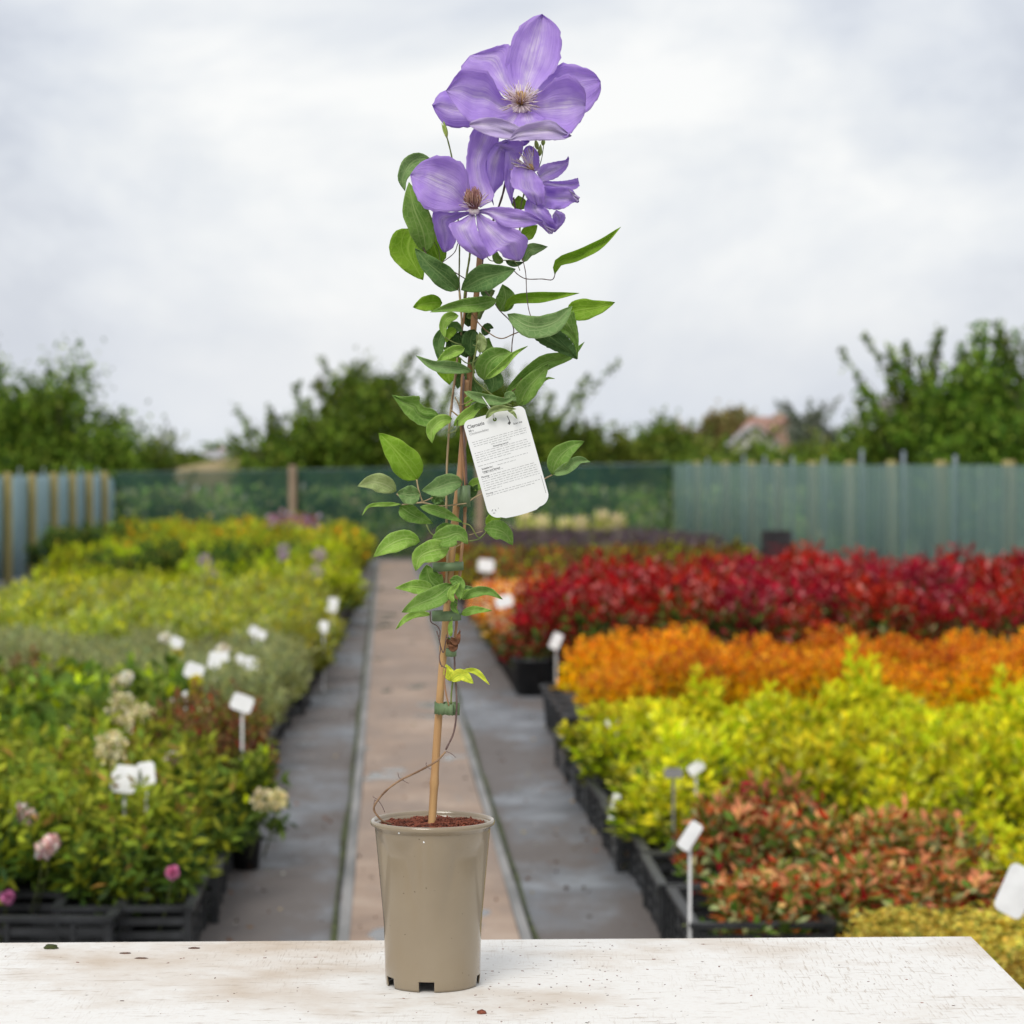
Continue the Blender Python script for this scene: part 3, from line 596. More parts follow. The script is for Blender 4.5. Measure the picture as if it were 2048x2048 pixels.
for a in (('tree', 'dark bushy tree at the far left above the blue-netted fence', 60, 43, 330, 735, 16000, .085, TG, 1, 22),
          ('tree', 'tall dark tree top cut by the left edge of the picture', -40, 46, 200, 700, 9000, .085, TG, 2, 8),
          ('tree', 'dark tree behind the left corner of the netting fence', 175, 45, 170, 800, 8000, .08, TG, 3, 10),
          ('tree', 'thin low tree standing alone right of the left tree group', 305, 46, 90, 855, 3500, .07, TG, 4, 6),
          ('tree', 'bushy green tree with feathery shoots left of the potted plant', 625, 43.5, 230, 755, 16000, .08, TG, 5, 16),
          ('tree', 'green tree with tall upright shoots just left of the plant stems', 715, 44.5, 210, 690, 14000, .08, TG, 6, 16),
          ('tree', 'low green bush at the left foot of the feathery tree', 535, 43, 110, 820, 6000, .075, TY, 7, 6),
          ('tree', 'dense green tree behind the plant stems', 860, 44, 220, 750, 14000, .085, TG, 8, 12),
          ('tree', 'green tree behind the hanging plant tag', 1000, 45, 220, 700, 14000, .085, TG, 9, 16),
          ('tree', 'small green tree between the tag and the twin leaf', 1110, 46, 130, 790, 7000, .085, TG, 10, 8),
          ('tree', 'yellow-green hedge tree right of the twin leaf', 1230, 47, 170, 835, 8000, .085, TY, 11, 8),
          ('tree', 'yellow-green hedge tree with a thin top shoot', 1335, 48, 160, 800, 8000, .085, TY, 12, 9),
          ('tree', 'low lime hedge bush below the grey roof', 1405, 47, 130, 885, 6000, .08, TY, 13, 5),
          ('tree', 'large leafy tree at the right edge', 1990, 33, 360, 655, 22000, .075, TG, 14, 20),
          ('tree', 'green tree with curved outer shoots left of the large right tree', 1850, 34, 270, 670, 17000, .075, TG, 15, 24),
          ('tree', 'lower green tree reaching left over the right fence', 1760, 36, 200, 790, 9000, .075, TG, 16, 14),
          ('tree', 'tall tree cut by the right edge of the picture', 2110, 34, 260, 570, 12000, .08, TG, 17, 12)):
    tree(*a[:10], group=GRP, sprigs=a[10])
# far things
tree('tree', 'distant rounded brown-green tree left of the grey roof', 1455, 260, 120, 805, 9000, .45, TB, 21, 'distant trees', sprigs=0)
tree('tree', 'distant small brown tree between the two roofs', 1545, 270, 70, 828, 5000, .45, TB, 22, 'distant trees', sprigs=0)
tree('tree', 'distant airy grey-green tree right of the red roof', 1622, 180, 84, 775, 6500, .30, TGr, 23, 'distant trees', sprigs=8, botfrac=.25)
tree('tree', 'distant hazy bare tree behind the right-hand trees', 1800, 220, 120, 775, 3500, .35, [(1, (.30, .27, .25))], 24, 'distant trees', sprigs=8)
tree('tree', 'distant dark tree behind the white house', 440, 320, 60, 893, 4000, .5, TG, 25, 'distant trees', sprigs=0)
for i, (px, top, wd, Y) in enumerate(((60, 890, 260, 150), (270, 905, 200, 170), (370, 908, 90, 180), (640, 880, 200, 160), (1120, 885, 200, 150), (1290, 885, 200, 150), (1490, 918, 160, 160), (1690, 895, 160, 150), (1880, 870, 240, 150), (1600, 918, 120, 140))):
    tree('bush', f'distant hedge bush along the field, {ordn(i)} from the left group', px, Y, wd, top, 5000, .3, TY if i % 2 else TG, 40 + i, 'distant hedge bushes', 'bush', sprigs=2, botfrac=.02)
# undergrowth just behind the back netting: a mass of rough weeds
C = np.stack([rng.uniform(-9, 7, 16000), rng.uniform(41.5, 45, 16000), rng.uniform(0, 1, 16000) ** 1.4 * 1.15], 1)
cn = np.array([mnoise.noise(Vector((c[0] * 1.1, c[1] * .8, c[2] * 1.4))) for c in C])
cc = pick([(3, (.13, .20, .04)), (2, (.24, .30, .08)), (1, (.42, .36, .2))], len(C)); cc[cn > .12] *= 2.2; cc[cn < -.12] *= .4
tag(link('undergrowth', leafmesh('undergrowth', C, rng.normal(size=(16000, 3)) + np.array([0, 0, 1.2]), .16, .07, np.clip(cc, 0, .6))), 'rough green weeds growing behind the dark netting', kind='stuff')
# houses
M_roofg = noisy('grey_roof_tiles', (.30, .29, .30), (.42, .41, .42), .8, .8); M_roofr = noisy('red_roof_tiles', (.30, .14, .11), (.42, .24, .19), .8, .8)
M_brick = noisy('pinkish_brick', (.40, .22, .17), (.50, .33, .27), .6, .9); M_rend = noisy('pale_render', (.62, .58, .55), (.74, .70, .66), .5, .9); M_glass = noisy('dark_window_glass', (.03, .035, .04), (.07, .08, .09), 1, .1)
def house(px, Y, wpx, ridge, eave, label, wallm, roofm, ang=0.0, depth=8):
    c = W(px, 945, Y); zr = CZ + (HOR - ridge) / FPX * Y; ze = CZ + (HOR - eave) / FPX * Y; hw = wpx / FPX * Y / 2
    root = empty('house', (c.x, Y, 0), label, 'house', 'distant houses', ang)
    V = [(-hw * .88, 0, 0), (hw * .88, 0, 0), (hw * .88, 0, ze), (0, 0, zr - .25), (-hw * .88, 0, ze)]; V += [(x, y + depth, z) for x, y, z in V]
    F = [(0, 1, 2, 3, 4), (9, 8, 7, 6, 5), (0, 5, 6, 1), (1, 6, 7, 2), (2, 7, 8, 3), (3, 8, 9, 4), (4, 9, 5, 0)]
    link('wall', mesh('wall', V, F, wallm, False), root)
    b = MB()
    for s in (-1, 1):
        ln = math.hypot(hw, zr - ze); b.box((s * hw / 2, depth / 2, (zr + ze) / 2 + .12), (ln, depth + .8, .18), rot=Matrix.Rotation(s * math.atan2(zr - ze, hw), 3, 'Y'))
    rf = link('roof', b.mesh('roof', roofm), root)
    b = MB(); b.box((hw * .4, depth * .5, zr + .1), (.7, .7, 1.0)); link('chimney', b.mesh('chimney', M_brick), rf)
    for s in (-.45, .4):
        b = MB(); b.box((0, -.03, 0), (hw * .34, .08, 1.1)); fr_ = link('window', b.mesh('window', M_rend), root, (s * hw, 0, ze * .6))
        b = MB(); b.box((0, -.09, 0), (hw * .26, .05, .85)); link('pane', b.mesh('pane', M_glass), fr_)
house(1512, 240, 100, 852, 893, 'distant house with a grey gabled roof', M_rend, M_roofg)
house(1572, 250, 110, 835, 888, 'distant brick house with a red-brown gabled roof', M_brick, M_roofr, .35)
house(458, 300, 62, 903, 920, 'distant white house on the horizon at the left', M_rend, M_roofg, .5)
# far field strip with a pinkish bank
M_bank = noisy('dry_grass_bank', (.20, .17, .07), (.34, .26, .15), .4, .95)
b = MB(); b.tube([(-16, 80, -.5), (-9, 79, .75), (-3, 80, .7), (2, 80, -.5)], [1.2, 1.25, 1.2, 1.0], 12)
tag(link('grass_bank', b.mesh('grass_bank', M_bank, True)), 'low dry grass bank behind the left part of the netting', kind='structure')
# ================================================================ TABLE
def table_mat():
    m, t, b, o = mat('worn_white_painted_wood')
    tcn = N(t, 'ShaderNodeTexCoord')
    def nz_(scale, detail, stretch, lo, hi, loc=(0, 0, 0), rough=.5):
        mpn = N(t, 'ShaderNodeMapping'); mpn.inputs['Scale'].default_value = stretch; mpn.inputs['Location'].default_value = loc; t.links.new(tcn.outputs['Object'], mpn.inputs[0])
        n = N(t, 'ShaderNodeTexNoise'); n.inputs['Scale'].default_value = scale; n.inputs['Detail'].default_value = detail; n.inputs['Roughness'].default_value = rough
        t.links.new(mpn.outputs[0], n.inputs['Vector']); return ramp(t, n.outputs['Fac'], [(lo, (0, 0, 0)), (hi, (1, 1, 1))]).outputs[0]
    def mix(a, colr, fac, k=1.0):
        mx = N(t, 'ShaderNodeMixRGB'); mu = N(t, 'ShaderNodeMath'); mu.operation = 'MULTIPLY'; mu.inputs[1].default_value = k
        t.links.new(fac, mu.inputs[0]); t.links.new(mu.outputs[0], mx.inputs[0])
        if isinstance(a, tuple): mx.inputs[1].default_value = (*a, 1)
        else: t.links.new(a, mx.inputs[1])
        mx.inputs[2].default_value = (*colr, 1); return mx.outputs[0]
    def both(a, c):
        mu = N(t, 'ShaderNodeMath'); mu.operation = 'MULTIPLY'; t.links.new(a, mu.inputs[0]); t.links.new(c, mu.inputs[1]); return mu.outputs[0]
    big = nz_(3.2, 7, (1, 1.2, 1), .47, .68, (2.3, 1.1, 0), .6); big2 = nz_(2.0, 4, (1, 1, 1), .45, .6, (5.1, 3, 0))
    c = mix((.76, .74, .70), (.50, .39, .28), big, .85)
    fine = nz_(150, 4, (1, 1, 1), .5, .62); c = mix(c, (.55, .45, .35), fine, .12)
    crack = nz_(30, 5, (12, .8, 1), .56, .63, (0, 0, 0), .6); c = mix(c, (.40, .32, .24), both(crack, big2), .55)
    crack2 = nz_(26, 6, (1, 6, 1), .60, .66, (3, 7, 0), .6); c = mix(c, (.36, .27, .19), crack2, .5)
    sp = nz_(110, 3, (1, 1, 1), .72, .75); c = mix(c, (.15, .10, .07), sp, .8)
    t.links.new(c, b.inputs['Base Color']); b.inputs['Roughness'].default_value = .6
    bm = N(t, 'ShaderNodeBump'); bm.inputs['Strength'].default_value = .35; bm.inputs['Distance'].default_value = .001; bm.invert = True
    t.links.new(crack2, bm.inputs['Height']); t.links.new(bm.outputs[0], b.inputs['Normal']); return m
M_table = table_mat()
TZ = W(865, 1966).z
def on_table(px, py):
    a = W(px, py, 1.0) - Vector((0, 0, CZ)); return Vector((0, 0, CZ)) + a * ((TZ - CZ) / a.z)
c_r = on_table(1945, 1872); c_l = on_table(-250, 1886.5); n_r = on_table(2052, 1979)
org = Vector((0, 2.75, 0)); root = empty('display_table', org, 'white painted wooden table with worn flaking top', 'table')
dirR = (n_r - c_r).normalized(); f_r = c_r + dirR * .95; f_l = c_l + Vector((0, -.95, 0))
top = [f_l, f_r, c_r, c_l]; bm_ = bmesh.new()
vt = [bm_.verts.new(Vector((v.x, v.y, TZ)) - org) for v in top]; vb = [bm_.verts.new(Vector((v.x, v.y, TZ - .045)) - org) for v in top]
bm_.faces.new(vt); bm_.faces.new(list(reversed(vb)))
for i in range(4): bm_.faces.new([vb[i], vb[(i + 1) % 4], vt[(i + 1) % 4], vt[i]])
bmesh.ops.bevel(bm_, geom=list(bm_.edges), offset=.003, segments=2, affect='EDGES')
me = bpy.data.meshes.new('tabletop'); bm_.to_mesh(me); bm_.free(); me.materials.append(M_table)
link('tabletop', me, root)
for x, y in ((c_l.x + .1, c_l.y - .08), (c_r.x - .08, c_r.y - .08), (f_l.x + .1, f_l.y + .08), (f_r.x - .08, f_r.y + .08)):
    b = MB(); b.box((x - org.x, y - org.y, (TZ - .046) / 2), (.07, .07, TZ - .046)); link('leg', b.mesh('leg', M_table), root)
# ================================================================ POT
PC = W(865.5, 1966); PX, PY, PZ = PC.x, PC.y, TZ + .0005
M_pot, t, bs, _o = mat('taupe_pot_plastic')
tcn = N(t, 'ShaderNodeTexCoord'); n = N(t, 'ShaderNodeTexNoise'); n.inputs['Scale'].default_value = 9; n.inputs['Detail'].default_value = 6; t.links.new(tcn.outputs['Object'], n.inputs['Vector'])
r = ramp(t, n.outputs['Fac'], [(.3, (.25, .195, .128)), (.7, (.29, .232, .155))])
n2 = N(t, 'ShaderNodeTexNoise'); n2.inputs['Scale'].default_value = 230; n2.inputs['Detail'].default_value = 1; t.links.new(tcn.outputs['Object'], n2.inputs['Vector'])
r2 = ramp(t, n2.outputs['Fac'], [(.20, (.5, .45, .4)), (.23, (1, 1, 1))]); mg = N(t, 'ShaderNodeMixRGB'); mg.blend_type = 'MULTIPLY'; mg.inputs[0].default_value = 1
t.links.new(r.outputs[0], mg.inputs[1]); t.links.new(r2.outputs[0], mg.inputs[2]); t.links.new(mg.outputs[0], bs.inputs['Base Color'])
rr_ = ramp(t, n.outputs['Fac'], [(.3, (.17,) * 3), (.7, (.24,) * 3)]); bs.inputs['Coat Weight'].default_value = .35; bs.inputs['Coat Roughness'].default_value = .08; t.links.new(rr_.outputs[0], bs.inputs['Roughness'])
PH = .1995
root = empty('taupe_pot', (PX, PY, PZ), 'tall taupe plastic pot standing on the white table', 'pot'); POTROOT = root
def pr(th, z):
    f = z / PH; k = min(1, max(0, (f - .80) / .16)); rc = .0575 + .0042 * f; rt = rc + .0092 * (f - .36) / .64; rc += .0082 * k * k * (3 - 2 * k)
    best = 9
    for k in range(4):
        a = abs((th - (math.pi / 2 * k) + math.pi) % (2 * math.pi) - math.pi); best = min(best, a)
    rt2 = rt - .026 * best * best
    d = rt2 - rc; sm = .0007
    r_ = (rc + rt2 + math.sqrt(d * d + sm * sm)) / 2
    if f < .04: r_ -= .0012 * (1 - f / .04)
    return r_
NT = 192; rows = [0, .003, .006, .0125, .0128] + [PH * (.08 + .92 * i / 40) for i in range(40)] + [PH - .0105]
rows = sorted(set(rows)); V = []; F = []
notch = [(-1.66 , .165), (-.20, .17), (math.pi / 2 - .3, .17), (math.pi + .5, .17)]
for z in rows:
    for j in range(NT):
        th = 2 * math.pi * j / NT; q = pr(th, z); V.append((q * math.cos(th), q * math.sin(th), z))
def innotch(j):
    th = 2 * math.pi * (j + .5) / NT
    return any(abs((th - c_ + math.pi) % (2 * math.pi) - math.pi) < w_ for c_, w_ in notch)
for k in range(len(rows) - 1):
    for j in range(NT):
        if rows[k + 1] <= .0126 and innotch(j): continue
        F.append((k * NT + j, k * NT + (j + 1) % NT, (k + 1) * NT + (j + 1) % NT, (k + 1) * NT + j))
o = link('body', mesh('body', V, F, M_pot, True), root)
sd_ = o.modifiers.new('thickness', 'SOLIDIFY'); sd_.thickness = .0016; sd_.offset = -1
b = MB(); b.lathe((0, 0, 0), [(.0590, PH - .0108), (.0700, PH - .0108), (.0715, PH - .0070), (.0745, PH - .0062), (.0752, PH - .0048), (.0752, PH - .003), (.0744, PH - .0005), (.0725, PH), (.0705, PH - .0012), (.0698, PH - .004), (.0688, PH - .0115)], 96)
link('rim', b.mesh('rim', M_pot, True), root)
b = MB(); b.lathe((0, 0, 0), [(0, .013), (.056, .013), (.0562, .012), (0, .012)], 48); link('base', b.mesh('base', M_black, True), root)
# white speck of perlite on the pot
for i, (x, y) in enumerate(((798, 1666), (848, 1684))):
    p = W(x, y, 2.832 if i else 2.84); b = MB(); b.box((0, 0, 0), (.0022, .0012, .0022)); 
    tag(link('perlite_speck', b.mesh('perlite_speck', M_white), None, p), ['tiny white speck near the rim on the left front of the pot', 'tiny white speck below the rim at the centre of the pot'][i], 'speck', 'white specks on the pot')
# compost
M_comp = noisy('reddish_coir_compost', (.10, .026, .012), (.30, .085, .045), 90, .95, .8)
V = []; F = []; nr, na = 14, 48; CZc = PH - .0105
for i in range(nr + 1):
    for j in range(na):
        q = .0684 * i / nr; th = 2 * math.pi * j / na; x, y = q * math.cos(th), q * math.sin(th)
        V.append((PX + x, PY + y, PZ + CZc + .004 * (1 - (i / nr) ** 2) + .0035 * mnoise.noise(Vector((x * 70, y * 70, 0)))))
for i in range(nr):
    for j in range(na): F.append((i * na + j, i * na + (j + 1) % na, (i + 1) * na + (j + 1) % na, (i + 1) * na + j))
b = MB(); rs = random.Random(3); b.V = [Vector(v) for v in V]; b.F = F; b.M = [0] * len(F)
for k in range(2600):
    q = .067 * math.sqrt(rs.random()); th = rs.uniform(0, 6.28); x, y = q * math.cos(th), q * math.sin(th)
    z = PZ + CZc + .004 * (1 - (q / .069) ** 2) + .0035 * mnoise.noise(Vector((x * 70, y * 70, 0))) + rs.uniform(0, .0025)
    s = rs.uniform(.0008, .0028); e = Matrix.Rotation(rs.uniform(0, 3), 3, Vector((rs.random(), rs.random(), rs.random() + .1)).normalized())
    b.box((PX + x, PY + y, z), (s * rs.uniform(1, 3.2), s * .7, s * .6), rot=e)
tag(link('compost', b.mesh('compost', M_comp)), 'reddish brown coir compost filling the taupe pot', kind='stuff')
# crumbs on the table
b = MB(); b2 = MB()
for k in range(240):
    if k < 150: x, y = rs.gauss(1130, 170), rs.gauss(1960, 45)
    else: x, y = rs.uniform(0, 2000), rs.uniform(1882, 2046)
    y = min(max(y, 1885), 2046)
    if abs(x - 865) < 96 and y < 1985: continue
    p = on_table(x, y)
    if p.x > c_r.x - .02: continue
    s = rs.uniform(.0004, .0012); (b if rs.random() < .6 else b2).box((p.x, p.y, TZ + s * .25), (s * rs.uniform(1, 4), s, s * .5), rz=rs.uniform(0, 3.1))
M_crumb = noisy('dark_crumbs', (.04, .02, .012), (.14, .06, .035), 60, .9)
b.V += [v for v in b2.V]; nfb = len(b.F); off = len(b.V) - len(b2.V); b.F += [tuple(i + off for i in f) for f in b2.F]; b.M += [1] * len(b2.F)
tag(link('crumbs', b.mesh('crumbs', [M_comp, M_crumb])), 'scattered crumbs of compost and dirt on the table top', kind='stuff')
def blob(name, px, py, sx_, sy_, sz_, m, label, cat_, seed):
    p = on_table(px, py); bm_ = bmesh.new(); bmesh.ops.create_icosphere(bm_, subdivisions=3, radius=1)
    for v in bm_.verts:
        k = 1 + .35 * mnoise.noise(v.co * 1.8 + Vector((seed, 0, 0))) + .12 * mnoise.noise(v.co * 6); v.co = Vector((v.co.x * sx_ * k, v.co.y * sy_ * k, max(v.co.z, -.4) * sz_ * k))
    me = bpy.data.meshes.new(name); bm_.to_mesh(me); bm_.free(); me.materials.append(m); me.polygons.foreach_set('use_smooth', [True] * len(me.polygons))
    tag(link(name, me, None, (p.x, p.y, TZ + sz_ * .4)), label, cat_)
blob('bark_chip', 963, 2027, .0055, .0045, .003, M_comp, 'red-brown bark chip lying in front of the pot', 'bark chip', 1)
blob('moss_tuft', 102, 1897, .009, .006, .004, M_moss, 'small tuft of moss on the left of the table', 'moss', 2)
blob('dirt_flake', 250, 1907, .008, .003, .001, M_crumb, 'dark flake on the table right of the moss tuft', 'dirt', 3)
blob('dirt_flake', 388, 1897, .007, .003, .0012, M_crumb, 'dark flake near the far table edge left of the pot', 'dirt', 4)
blob('dirt_flake', 283, 1917, .008, .0025, .001, M_crumb, 'brown flake on the table just below another flake', 'dirt', 5)
# ================================================================ CLEMATIS
Z1 = lambda x, y: (800 + x * .2588, y * .2588)
Z2 = lambda x, y: (750 + x * .2588, 250 + y * .2588)
Z3 = lambda x, y: (700 + x * .2588, 550 + y * .2588)
Z4 = lambda x, y: (880 + x * .1553, 780 + y * .1553)
Z5 = lambda x, y: (700 + x * .2588, 1000 + y * .2588)
Z6 = lambda x, y: (650 + x * .2836, 1500 + y * .2836)
PLANT = empty('clematis_plant', (PX, PY, PZ + CZc), 'flowering climber with violet flowers growing from the taupe pot', 'plant')
PO = Vector(PLANT.location)
def organ_mat(name, kind, c_edge, c_mid, c_vein, trans=.3, rough=.62):
    m, t, b, o = mat(name)
    uv = N(t, 'ShaderNodeUVMap'); sp = N(t, 'ShaderNodeSeparateXYZ'); t.links.new(uv.outputs[0], sp.inputs[0])
    def M_(op, a, bb=None, cc=None):
        n = N(t, 'ShaderNodeMath'); n.operation = op
        for i, q in enumerate((a, bb, cc)):
            if q is None: continue
            if isinstance(q, (int, float)): n.inputs[i].default_value = q
            else: t.links.new(q, n.inputs[i])
        return n.outputs[0]
    u, v = sp.outputs['X'], sp.outputs['Y']; au = M_('ABSOLUTE', M_('SUBTRACT', u, .5))     # 0 mid .. .5 edge
    tcn = N(t, 'ShaderNodeTexCoord'); nn = N(t, 'ShaderNodeTexNoise'); nn.inputs['Detail'].default_value = 6
    if kind == 'petal':
        mpn = N(t, 'ShaderNodeMapping'); mpn.inputs['Scale'].default_value = (38, 3.0, 1); t.links.new(uv.outputs[0], mpn.inputs[0]); t.links.new(mpn.outputs[0], nn.inputs['Vector']); nn.inputs['Scale'].default_value = 1
        streak = ramp(t, nn.outputs['Fac'], [(.35, (0, 0, 0)), (.65, (1, 1, 1))]).outputs[0]
        bar = ramp(t, au, [(0, (1, 1, 1)), (.08, (.85, .85, .85)), (.2, (.25, .25, .25)), (.36, (0, 0, 0))]).outputs[0]
        base = ramp(t, v, [(0, (1, 1, 1)), (.22, (.95, .95, .95)), (.6, (.8, .8, .8)), (1, (.35, .35, .35))]).outputs[0]
        f = M_('MULTIPLY', M_('MULTIPLY', bar, base), M_('ADD', M_('MULTIPLY', streak, .7), .35))
        bs2 = ramp(t, v, [(0, (.75, .75, .75)), (.14, (.35, .35, .35)), (.3, (0, 0, 0))]).outputs[0]
        f = M_('MAXIMUM', f, M_('MULTIPLY', bs2, M_('ADD', M_('MULTIPLY', streak, .8), .2)))
        mx = N(t, 'ShaderNodeMixRGB'); t.links.new(f, mx.inputs[0]); mx.inputs[1].default_value = (*c_edge, 1); mx.inputs[2].default_value = (*c_mid, 1)
        n5 = N(t, 'ShaderNodeTexNoise'); n5.inputs['Scale'].default_value = 45; n5.inputs['Detail'].default_value = 3; t.links.new(tcn.outputs['Object'], n5.inputs['Vector'])
        mz = N(t, 'ShaderNodeMixRGB'); t.links.new(ramp(t, n5.outputs['Fac'], [(.35, (0, 0, 0)), (.7, (.8, .8, .8))]).outputs[0], mz.inputs[0]); t.links.new(mx.outputs[0], mz.inputs[1]); mz.inputs[2].default_value = (*c_vein, 1)
        ms_ = N(t, 'ShaderNodeMixRGB'); ms_.blend_type = 'MULTIPLY'; ms_.inputs[0].default_value = .35; t.links.new(mz.outputs[0], ms_.inputs[1]); t.links.new(ramp(t, streak, [(0, (.72, .66, .85)), (1, (1.1, 1.1, 1.1))]).outputs[0], ms_.inputs[2])
        colr = ms_.outputs[0]; hgt = streak
    else:
        # midrib, parallel side veins, fine reticulation
        rib = ramp(t, au, [(0, (1, 1, 1)), (.022, (.8, .8, .8)), (.045, (0, 0, 0))]).outputs[0]
        va = M_('ABSOLUTE', M_('SUBTRACT', au, M_('MULTIPLY', M_('SUBTRACT', 1.0, v), .26)))
        v2 = ramp(t, va, [(0, (.75, .75, .75)), (.032, (0, 0, 0))]).outputs[0]
        vo = N(t, 'ShaderNodeTexVoronoi'); vo.feature = 'DISTANCE_TO_EDGE'; vo.inputs['Scale'].default_value = 130; t.links.new(tcn.outputs['Object'], vo.inputs['Vector'])
        ret = ramp(t, vo.outputs['Distance'], [(0, (.45, .45, .45)), (.12, (0, 0, 0))]).outputs[0]
        f = M_('MAXIMUM', M_('MAXIMUM', rib, v2), ret)
        nn.inputs['Scale'].default_value = 35; t.links.new(tcn.outputs['Object'], nn.inputs['Vector'])
        cr = ramp(t, nn.outputs['Fac'], [(.35, c_edge), (.65, c_mid)])
        mx = N(t, 'ShaderNodeMixRGB'); t.links.new(M_('MULTIPLY', f, .95), mx.inputs[0]); t.links.new(cr.outputs[0], mx.inputs[1]); mx.inputs[2].default_value = (*c_vein, 1)
        ed = ramp(t, au, [(.47, (0, 0, 0)), (.5, (.7, .7, .7))]).outputs[0]
        me_ = N(t, 'ShaderNodeMixRGB'); t.links.new(ed, me_.inputs[0]); t.links.new(mx.outputs[0], me_.inputs[1]); me_.inputs[2].default_value = (*c_vein, 1)
        colr = me_.outputs[0]; hgt = f
    t.links.new(colr, b.inputs['Base Color']); b.inputs['Roughness'].default_value = rough; b.inputs['Specular IOR Level'].default_value = .2
    bmn = N(t, 'ShaderNodeBump'); bmn.inputs['Strength'].default_value = .6; bmn.inputs['Distance'].default_value = .0008; t.links.new(hgt, bmn.inputs['Height']); t.links.new(bmn.outputs[0], b.inputs['Normal'])
    tr = N(t, 'ShaderNodeBsdfTranslucent'); t.links.new(colr, tr.inputs[0]); mxs = N(t, 'ShaderNodeMixShader'); mxs.inputs[0].default_value = trans
    t.links.new(b.outputs[0], mxs.inputs[1]); t.links.new(tr.outputs[0], mxs.inputs[2]); t.links.new(mxs.outputs[0], o.inputs[0]); return m
ML = {'d': organ_mat('leaf_deep_green', 'leaf', (0.101, 0.210, 0.061), (0.149, 0.278, 0.075), (0.258, 0.393, 0.136), .25),
      'm': organ_mat('leaf_green', 'leaf', (0.176, 0.339, 0.061), (0.258, 0.435, 0.082), (0.380, 0.543, 0.163), .3),
      'b': organ_mat('leaf_blue_green', 'leaf', (.20, .34, .11), (.27, .43, .15), (.40, .54, .23), .3),
      'l': organ_mat('leaf_light_green', 'leaf', (0.339, 0.557, 0.095), (0.447, 0.665, 0.136), (0.611, 0.774, 0.258), .4),
      'g': organ_mat('leaf_bright_green', 'leaf', (0.258, 0.461, 0.033), (0.353, 0.557, 0.054), (0.461, 0.651, 0.108), .45),  # brighter copy for leaves lit from behind, that light put into the colour
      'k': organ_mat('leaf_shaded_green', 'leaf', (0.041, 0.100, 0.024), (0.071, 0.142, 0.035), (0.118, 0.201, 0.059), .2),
      'y': organ_mat('leaf_yellow', 'leaf', (0.900, 0.900, 0.106), (0.732, 0.802, 0.094), (0.531, 0.684, 0.071), .35),
      'o': organ_mat('leaf_pale_olive', 'leaf', (0.342, 0.437, 0.165), (0.437, 0.531, 0.212), (0.555, 0.625, 0.307), .3),
      'p': organ_mat('petal_violet', 'petal', (.70, .51, .94), (.97, .93, .96), (.56, .36, .86), .45, .55),
      'q': organ_mat('petal_deep_violet', 'petal', (.66, .47, .93), (.94, .87, .95), (.50, .31, .83), .45, .55),
      'u': organ_mat('petal_pale_underside', 'petal', (.72, .58, .88), (.97, .94, .90), (.68, .56, .86), .3, .6)}
def rs_poly(P, n):
    """resample a polyline smoothly to n points by length"""
    P = [np.array(p, float) for p in spline(P, 8)]
    L = np.cumsum([0] + [np.linalg.norm(P[i + 1] - P[i]) for i in range(len(P) - 1)]); t = np.linspace(0, L[-1], n); A = np.array(P)
    return np.stack([np.interp(t, L, A[:, k]) for k in range(A.shape[1])], 1)
def surf(name, rowsxy, depth, m, parent, nc, thick=.00035, label=None):
    V = []; F = []; UV = []; nr = len(rowsxy)
    for i, row in enumerate(rowsxy):
        for j, (x, y) in enumerate(row):
            V.append(W(x, y, PD + depth(i / (nr - 1), j / (nc - 1) * 2 - 1)) - PO); UV.append((j / (nc - 1), i / (nr - 1)))
    for i in range(nr - 1):
        for j in range(nc - 1): a = i * nc + j; F.append((a, a + 1, a + nc + 1, a + nc))
    o = link(name, mesh(name, V, F, ML[m], True, uv=UV), parent)
    s_ = o.modifiers.new('thickness', 'SOLIDIFY'); s_.thickness = thick; s_.offset = 0
    if label: o['label'] = label
    return o
lseed = [0]
def leaf(z, mid, w, d0, d1, m='m', bow=0.0, fold=.25, asym=1.0, belly=.75, label=None, parent=None):
    """leaf along a midrib given on the photograph (zoom frame z); w = half width in zoom px"""
    lseed[0] += 1; sd = lseed[0] * 3.7; n = 15; nc = 9
    P = rs_poly([z(*p) for p in mid], n); sc = .1553 if z is Z4 else .2588; hw = w * sc; rows = []
    for i in range(n):
        t = i / (n - 1); T = P[min(i + 1, n - 1)] - P[max(i - 1, 0)]; T = T / max(np.linalg.norm(T), 1e-6); nn = np.array([-T[1], T[0]])
        ww = max(math.sin(math.pi * t ** belly), 0) ** .85 * hw * (1 + .05 * math.sin(t * 9 + sd) + .03 * math.sin(t * 21 + sd)); row = []
        for j in range(nc):
            s = j / (nc - 1) * 2 - 1; k = ww * (asym if s > 0 else 1 / asym if asym > 1 else 1)
            row.append(P[i] + nn * s * k * (1 - 0.0 * abs(s)))
        rows.append(row)
    def dep(t, s):
        ww = max(math.sin(math.pi * t ** belly), 0) ** .85 * hw / 1653
        return d0 + (d1 - d0) * t + bow * math.sin(math.pi * t) - fold * 2 * abs(s) ** 1.3 * ww + .0018 * math.sin(t * 15 + s * 2.2 + sd) * abs(s)
    return surf('leaf', rows, dep, m, parent or PLANT, nc, label=label)
